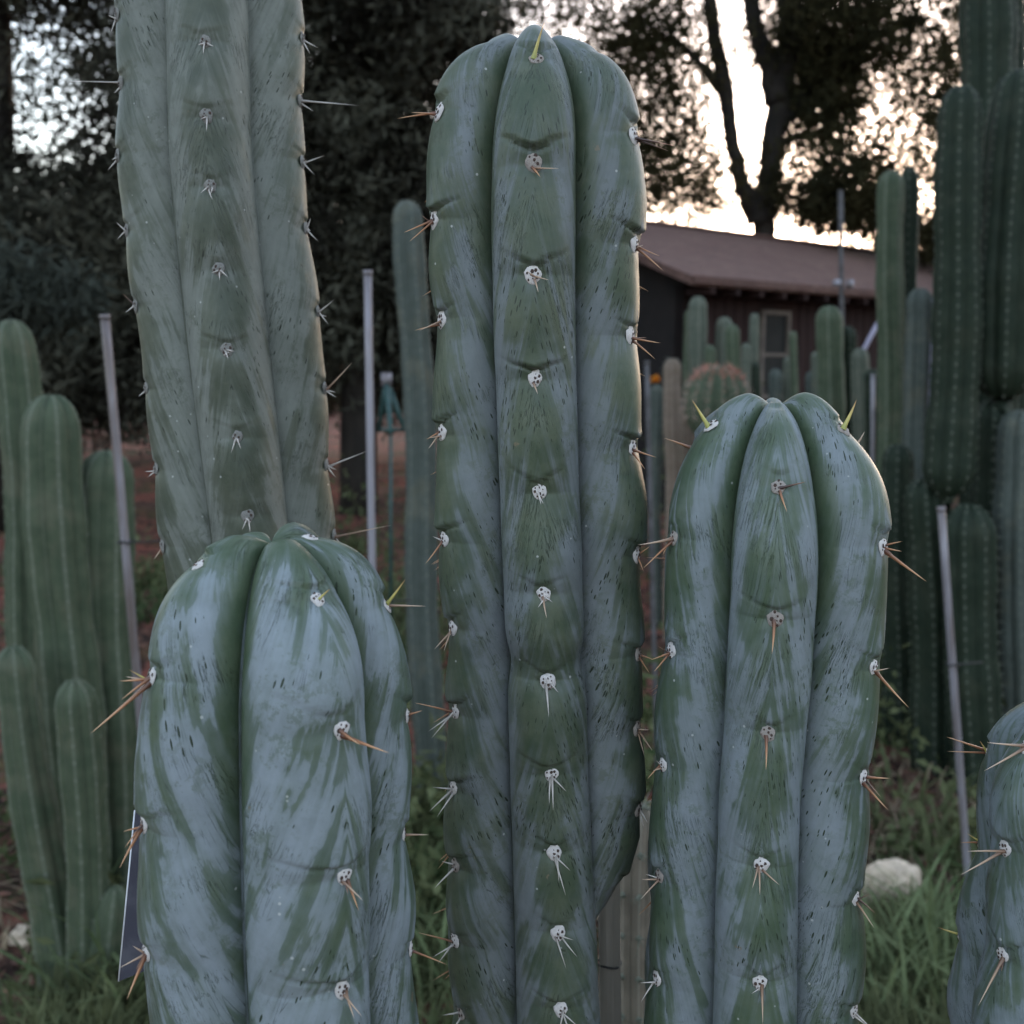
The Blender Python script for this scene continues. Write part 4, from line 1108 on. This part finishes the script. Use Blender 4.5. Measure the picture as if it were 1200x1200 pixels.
def B3(px, py, Y, rx, ry, w=1.0, rdepth=None):
    """blob from pixel centre, radii in px"""
    p = at(px, py, Y); k = Y / cp / 1200
    return (p[0], p[1], p[2], rx * k, rdepth or rx * k, ry * k, w)
G4 = "dark trees closing the background"
def trunk_at(px, Y, top_py, r, lean=0):
    g = ground(px, Y); t = at(px + lean, top_py, Y)
    return ([g, (g * .6 + t * .4) + np.array([.08, 0, 0]), t], [r, r * .8, r * .3])
def gap(px, py, Y, r):
    p = at(px, py, Y); return (p[0], p[1], p[2], r * Y / 1200)
tree("cypress_tree", "dark evergreen tree at the far left with sky showing through its side", ground(60, 9.5),
     [trunk_at(-10, 9.5, -400, .18)],
     [B3(-60, 330, 9.5, 190, 150, 1.3), B3(60, 330, 9.5, 160, 130, 1.2), B3(40, -120, 9.5, 200, 130, 1.6), B3(150, 440, 9.5, 130, 90, .8), B3(-140, 60, 9.8, 130, 190, .8), B3(170, 170, 9.5, 80, 160, .7), B3(60, 130, 9.8, 120, 120, .30)],
     80000, LEAF_D, .16, .03, G4, .16, 22, [gap(12, 95, 9.6, 68), gap(95, 145, 9.6, 54), gap(60, 50, 9.6, 30), gap(118, 40, 9.6, 26)], .5, clear=.7)
tree("cypress_tree", "dense dark evergreen tree between the two tall cacti", ground(430, 10.5),
     [trunk_at(420, 10.5, -420, .2)],
     [B3(440, 120, 10.5, 90, 190, 1.5), B3(360, 260, 10.5, 120, 190, 1.8), B3(300, 60, 10.6, 130, 170, 1.2), B3(470, 340, 10.5, 80, 100, 1.0), B3(420, -160, 10.5, 160, 150, 1.6), B3(480, 30, 10.4, 100, 45, .9), B3(220, 300, 10.7, 120, 160, 1.2), B3(480, 240, 10.5, 70, 110, .8)],
     90000, LEAF_D, .16, .035, G4, .18, 22, [gap(366, 285, 10.5, 22), gap(139, 275, 10.5, 30)], .5, clear=.75)
tree("cypress_tree", "farther dark tree filling the space low behind the left clump of columns", ground(200, 17),
     [trunk_at(200, 17, -100, .2)],
     [B3(60, 400, 17, 190, 90, 1.2), B3(280, 380, 17, 200, 110, 1.4), B3(470, 400, 17, 150, 90, 1.), B3(-120, 330, 17, 160, 150, 1.)],
     42000, LEAF_D, .15, .07, G4, .25, 16, [gap(140, 278, 17, 24)], .3)
tree("shrub", "grey green drooping shrub branch at the left edge above the clump", ground(20, 5.8),
     [trunk_at(30, 5.8, 330, .03)], [B3(20, 345, 5.8, 90, 32, 1.), B3(-30, 320, 5.8, 60, 30, .6)], 5200, LEAF_S, .10, .022, None, .07, 14, (), .9)
# the big forked tree at the right
TY = 15.
def T(px, py, dy=0): return at(px, py, TY + dy)
limbs = [
    ([ground(898, TY), T(895, 330), T(896, 255), T(903, 190), T(913, 120), T(925, 40), T(935, -120), T(950, -300)], [.28, .17, .155, .15, .17, .16, .13, .08]),
    ([T(890, 262), T(872, 222), T(857, 165), T(848, 100), T(836, 40), T(826, -40), T(810, -220)], [.20, .12, .10, .11, .10, .09, .04]),
    ([T(912, 120), T(898, 70), T(885, 30), T(876, -30), T(868, -200)], [.2, .12, .12, .10, .04]),
    ([T(925, 60), T(960, 0), T(1010, -80)], [.2, .14, .06]),
    ([T(912, 150), T(960, 90), T(1030, 40), T(1090, 20)], [.12, .1, .07, .04]),
    ([T(848, 110), T(810, 60), T(760, 30)], [.08, .05, .02]),
    ([T(895, 190), T(930, 160), T(985, 150)], [.09, .06, .02]),
]
tree("oak_tree", "big forked dark tree behind the house with bright dusk sky through its leaves", ground(898, TY), limbs,
     [B3(970, 30, TY, 100, 60, 1.6), B3(1060, 60, TY, 110, 80, 1.0), B3(960, 110, TY, 50, 60, .9), B3(1050, 190, TY, 95, 95, .95), B3(955, 205, TY, 80, 60, .75), B3(1160, 130, TY, 90, 160, .9),
      B3(720, 25, TY, 110, 50, .5), B3(785, 100, TY, 85, 95, .85), B3(800, 215, TY, 80, 46, .62), B3(735, 130, TY, 70, 100, .8), B3(960, 225, TY, 90, 40, .5), B3(940, -160, TY, 330, 110, 3.2), B3(760, 30, TY, 50, 60, .2),
      B3(1085, 270, TY, 60, 40, .3), B3(1000, 250, TY, 60, 25, .4), B3(560, 60, TY, 60, 90, .35), B3(600, -20, TY, 120, 40, .5)],
     112000, LEAF_G, .10, .036, G4, .10, 9, [gap(873, 130, TY, 46), gap(865, 215, TY, 26), gap(935, 195, TY, 26), gap(742, 110, TY, 26), gap(1090, 235, TY, 22), gap(1020, 170, TY, 16), gap(885, 5, TY, 22)], .6)
tree("oak_tree", "leafy tree at the far right behind the dark giant columns", ground(1290, 17),
     [trunk_at(1290, 17, 0, .3)], [B3(1260, 120, 17, 150, 200, 1.5), B3(1200, 300, 17, 140, 70, 1.), B3(1040, 330, 17, 120, 40, .5)], 26000, LEAF_G, .16, .07, G4, .28, 14, (), .4)

# far wood line
def far_wood():
    blobs = []
    for i in range(46):
        az = -1.1 + 2.2 * i / 45 + rng.uniform(-.02, .02); d = rng.uniform(34, 44)
        h = rng.uniform(1.0, 1.9)
        blobs.append((math.sin(az) * d, math.cos(az) * d, h * .6, 2.2, 1.5, h, 1))
    P = clumped(blobs, 26000, .35, 14)
    V, F = leaves_geo(P, np.float64(.4), np.float64(.25), 0)
    o = part("far_wood", mesh_np("far_wood", V, F, LEAF_G, False), None); o['kind'] = 'stuff'
far_wood()

# ---------------------------------------------------------------- ground cover
GRASS = leaf_mat("grass_blade", (.035, .055, .022), (.11, .12, .06), .25)
GRASS_L = leaf_mat("grass_long", (.07, .11, .045), (.13, .16, .08), .25)
DRY = simple("dry_straw", (.26, .20, .13), (.18, .13, .09), 30., .9)
def blades(name, centers, nper, spread, hh, mat, w=.006, lean=.6):
    gs = []
    VV = []; FF = []; b = 0
    for (cx, cy) in centers:
        for _ in range(nper):
            x = cx + random.gauss(0, spread); y = cy + random.gauss(0, spread)
            if y < 1.0: continue
            h = hh * random.uniform(.4, 1.2); th = random.uniform(0, 6.28); ln = lean * random.uniform(.2, 1.2)
            d = np.array([math.cos(th), math.sin(th), 0]); s_ = np.array([-d[1], d[0], 0]) * w * random.uniform(.6, 1.3)
            for i in range(5):
                t = i / 4
                p = np.array([x, y, -.02]) + d * (h * ln * t * t) + np.array([0, 0, 1.]) * h * (t - .35 * ln * t * t)
                VV += [p - s_ * (1 - t) ** .7, p + s_ * (1 - t) ** .7]
            for i in range(4): FF.append([b + 2 * i, b + 2 * i + 1, b + 2 * i + 3, b + 2 * i + 2])
            b += 10
    o = part(name, mesh_np(name, np.array(VV), np.array(FF), mat), None); o['kind'] = 'stuff'
    return o
def gpts(lst): return [tuple(ground(px, Y)[:2]) for px, Y in lst]
blades("grass", gpts([(1040, 2.3), (1075, 2.2), (1110, 2.35), (1060, 2.0), (1020, 2.1), (1130, 2.1), (1090, 1.9), (1110, 2.45), (1030, 2.3), (1045, 2.42), (1065, 2.45), (1100, 2.4), (1020, 2.45)]), 460, .07, .17, GRASS, .0075, .8)
blades("grass", gpts([(110, 2.2), (150, 2.15), (170, 2.3), (130, 2.0), (500, 2.3), (505, 2.7), (500, 2.0), (740, 2.2), (510, 3.2), (60, 2.0)]), 230, .06, .2, GRASS, .007, .8)
blades("grass", gpts([(1035, 2.25), (1065, 2.2), (1100, 2.25), (1080, 2.4), (1050, 2.12), (1120, 2.3), (500, 2.3), (505, 2.5), (160, 2.2), (120, 2.25)]), 46, .06, .34, GRASS_L, .008, 1.0)
blades("weeds", gpts([(420, 5.5), (400, 6.5), (450, 6.0), (400, 8.0), (190, 7.0), (160, 6.0), (450, 5.0), (380, 7.2), (470, 4.6), (1110, 3.0), (1035, 4.4)]), 200, .22, .22, GRASS, .012, .9)
blades("dry_straw", gpts([(1050, 2.7), (1075, 2.8), (1100, 3.0), (1060, 3.6), (745, 2.3), (120, 2.5), (420, 5.0), (440, 6.2), (400, 7.0), (460, 5.5), (1045, 3.2), (1060, 2.9), (180, 6.2), (20, 3.2), (60, 2.8), (10, 2.6)]), 90, .2, .12, DRY, .006, 1.2)
# low leafy weeds
P = []
for (px, Y, r, h, n) in [(420, 6.0, .35, .22, 700), (200, 6.5, .3, .3, 600), (10, 3.0, .16, .2, 380), (500, 3.0, .12, .35, 500), (498, 2.5, .08, .3, 350), (1040, 3.9, .2, .3, 400), (150, 2.4, .1, .25, 300), (762, 2.6, .05, .5, 420), (768, 3.6, .08, .4, 400), (1120, 2.9, .15, .2, 300), (385, 8.5, .5, .5, 700), (905, 8.3, .8, .9, 1500), (860, 6.3, .3, .6, 600)]:
    g = ground(px, Y); q = rng.normal(size=(n, 3)) * np.array([r, r, h * .5]); q[:, 2] = np.abs(q[:, 2]); P.append(q + np.array([g[0], g[1], 0]))
V, F = leaves_geo(np.concatenate(P), .06, .025, -.6)
o = part("leafy_weeds", mesh_np("leafy_weeds", V, F, GRASS, False), None); o['kind'] = 'stuff'
# mulch chips
P = []
for _ in range(9000):
    y = random.uniform(1.6, 9); x = random.uniform(-.6, .6) * y
    P.append((x, y, .0))
P = np.array(P); P[:, 2] = [(.07 * mnoise.noise(Vector((a, b, 0)) * .8) + .03 * mnoise.noise(Vector((a, b, 0)) * 3.1) + .008) for a, b, _ in P]
V, F = leaves_geo(P, .05, .022, 0); V[:, 2] = P.repeat(4, axis=0)[:, 2] + (V[:, 2] - P.repeat(4, axis=0)[:, 2]) * .35
CHIP = simple("mulch_chip", (.20, .085, .06), (.08, .045, .035), 5., .9)
o = part("mulch", mesh_np("mulch", V, F, CHIP, False), None); o['kind'] = 'stuff'

# pale rocks
ROCK = simple("pale_rock", (.62, .50, .38), (.42, .34, .26), 25., .85, .012)
def rock(label, px, py, Y, sx, sy, sz, seed):
    Y = (CH - sz * .55) / math.tan(PITCH + math.atan((py - 600) / 1200))
    c = at(px, py, Y)
    me = bpy.data.meshes.new("rock")
    import bmesh
    bm = bmesh.new(); bmesh.ops.create_icosphere(bm, subdivisions=4, radius=1)
    for v in bm.verts:
        v.co = Vector([math.copysign(abs(q) ** .6, q) for q in v.co]); n = mnoise.noise(v.co * 1.1 + Vector((seed, 0, 0))) * .45 + mnoise.noise(v.co * 3.5 + Vector((seed, 4, 0))) * .16
        v.co *= 1 + n
        v.co = Vector((v.co.x * sx, v.co.y * sy, v.co.z * sz))
    bm.to_mesh(me); bm.free(); me.materials.append(ROCK)
    me.polygons.foreach_set('use_smooth', np.full(len(me.polygons), False, dtype=bool))
    o = bpy.data.objects.new("rock", me); link(o); o.location = tuple(c)
    tag(o, label, "rock", "pale rocks in the grass"); return o
rock("large cream white rock lying in the grass right of the round topped cactus", 1038, 1054, 2.35, .085, .05, .105, 1.3)
rock("smaller cream rock leaning beside the larger one in the grass", 1070, 1074, 2.3, .035, .04, .055, 4.1)
rock("small pale stone near the edge cactus at the end of the grass", 1098, 1092, 2.2, .018, .02, .014, 6.1)
rock("white pebble on the soil at the bottom left", 62, 1166, 2.15, .024, .018, .016, 8.8)
rock("pinkish pale stone on the dark soil behind the short leaning column", 30, 1096, 2.4, .03, .03, .02, 9.8)
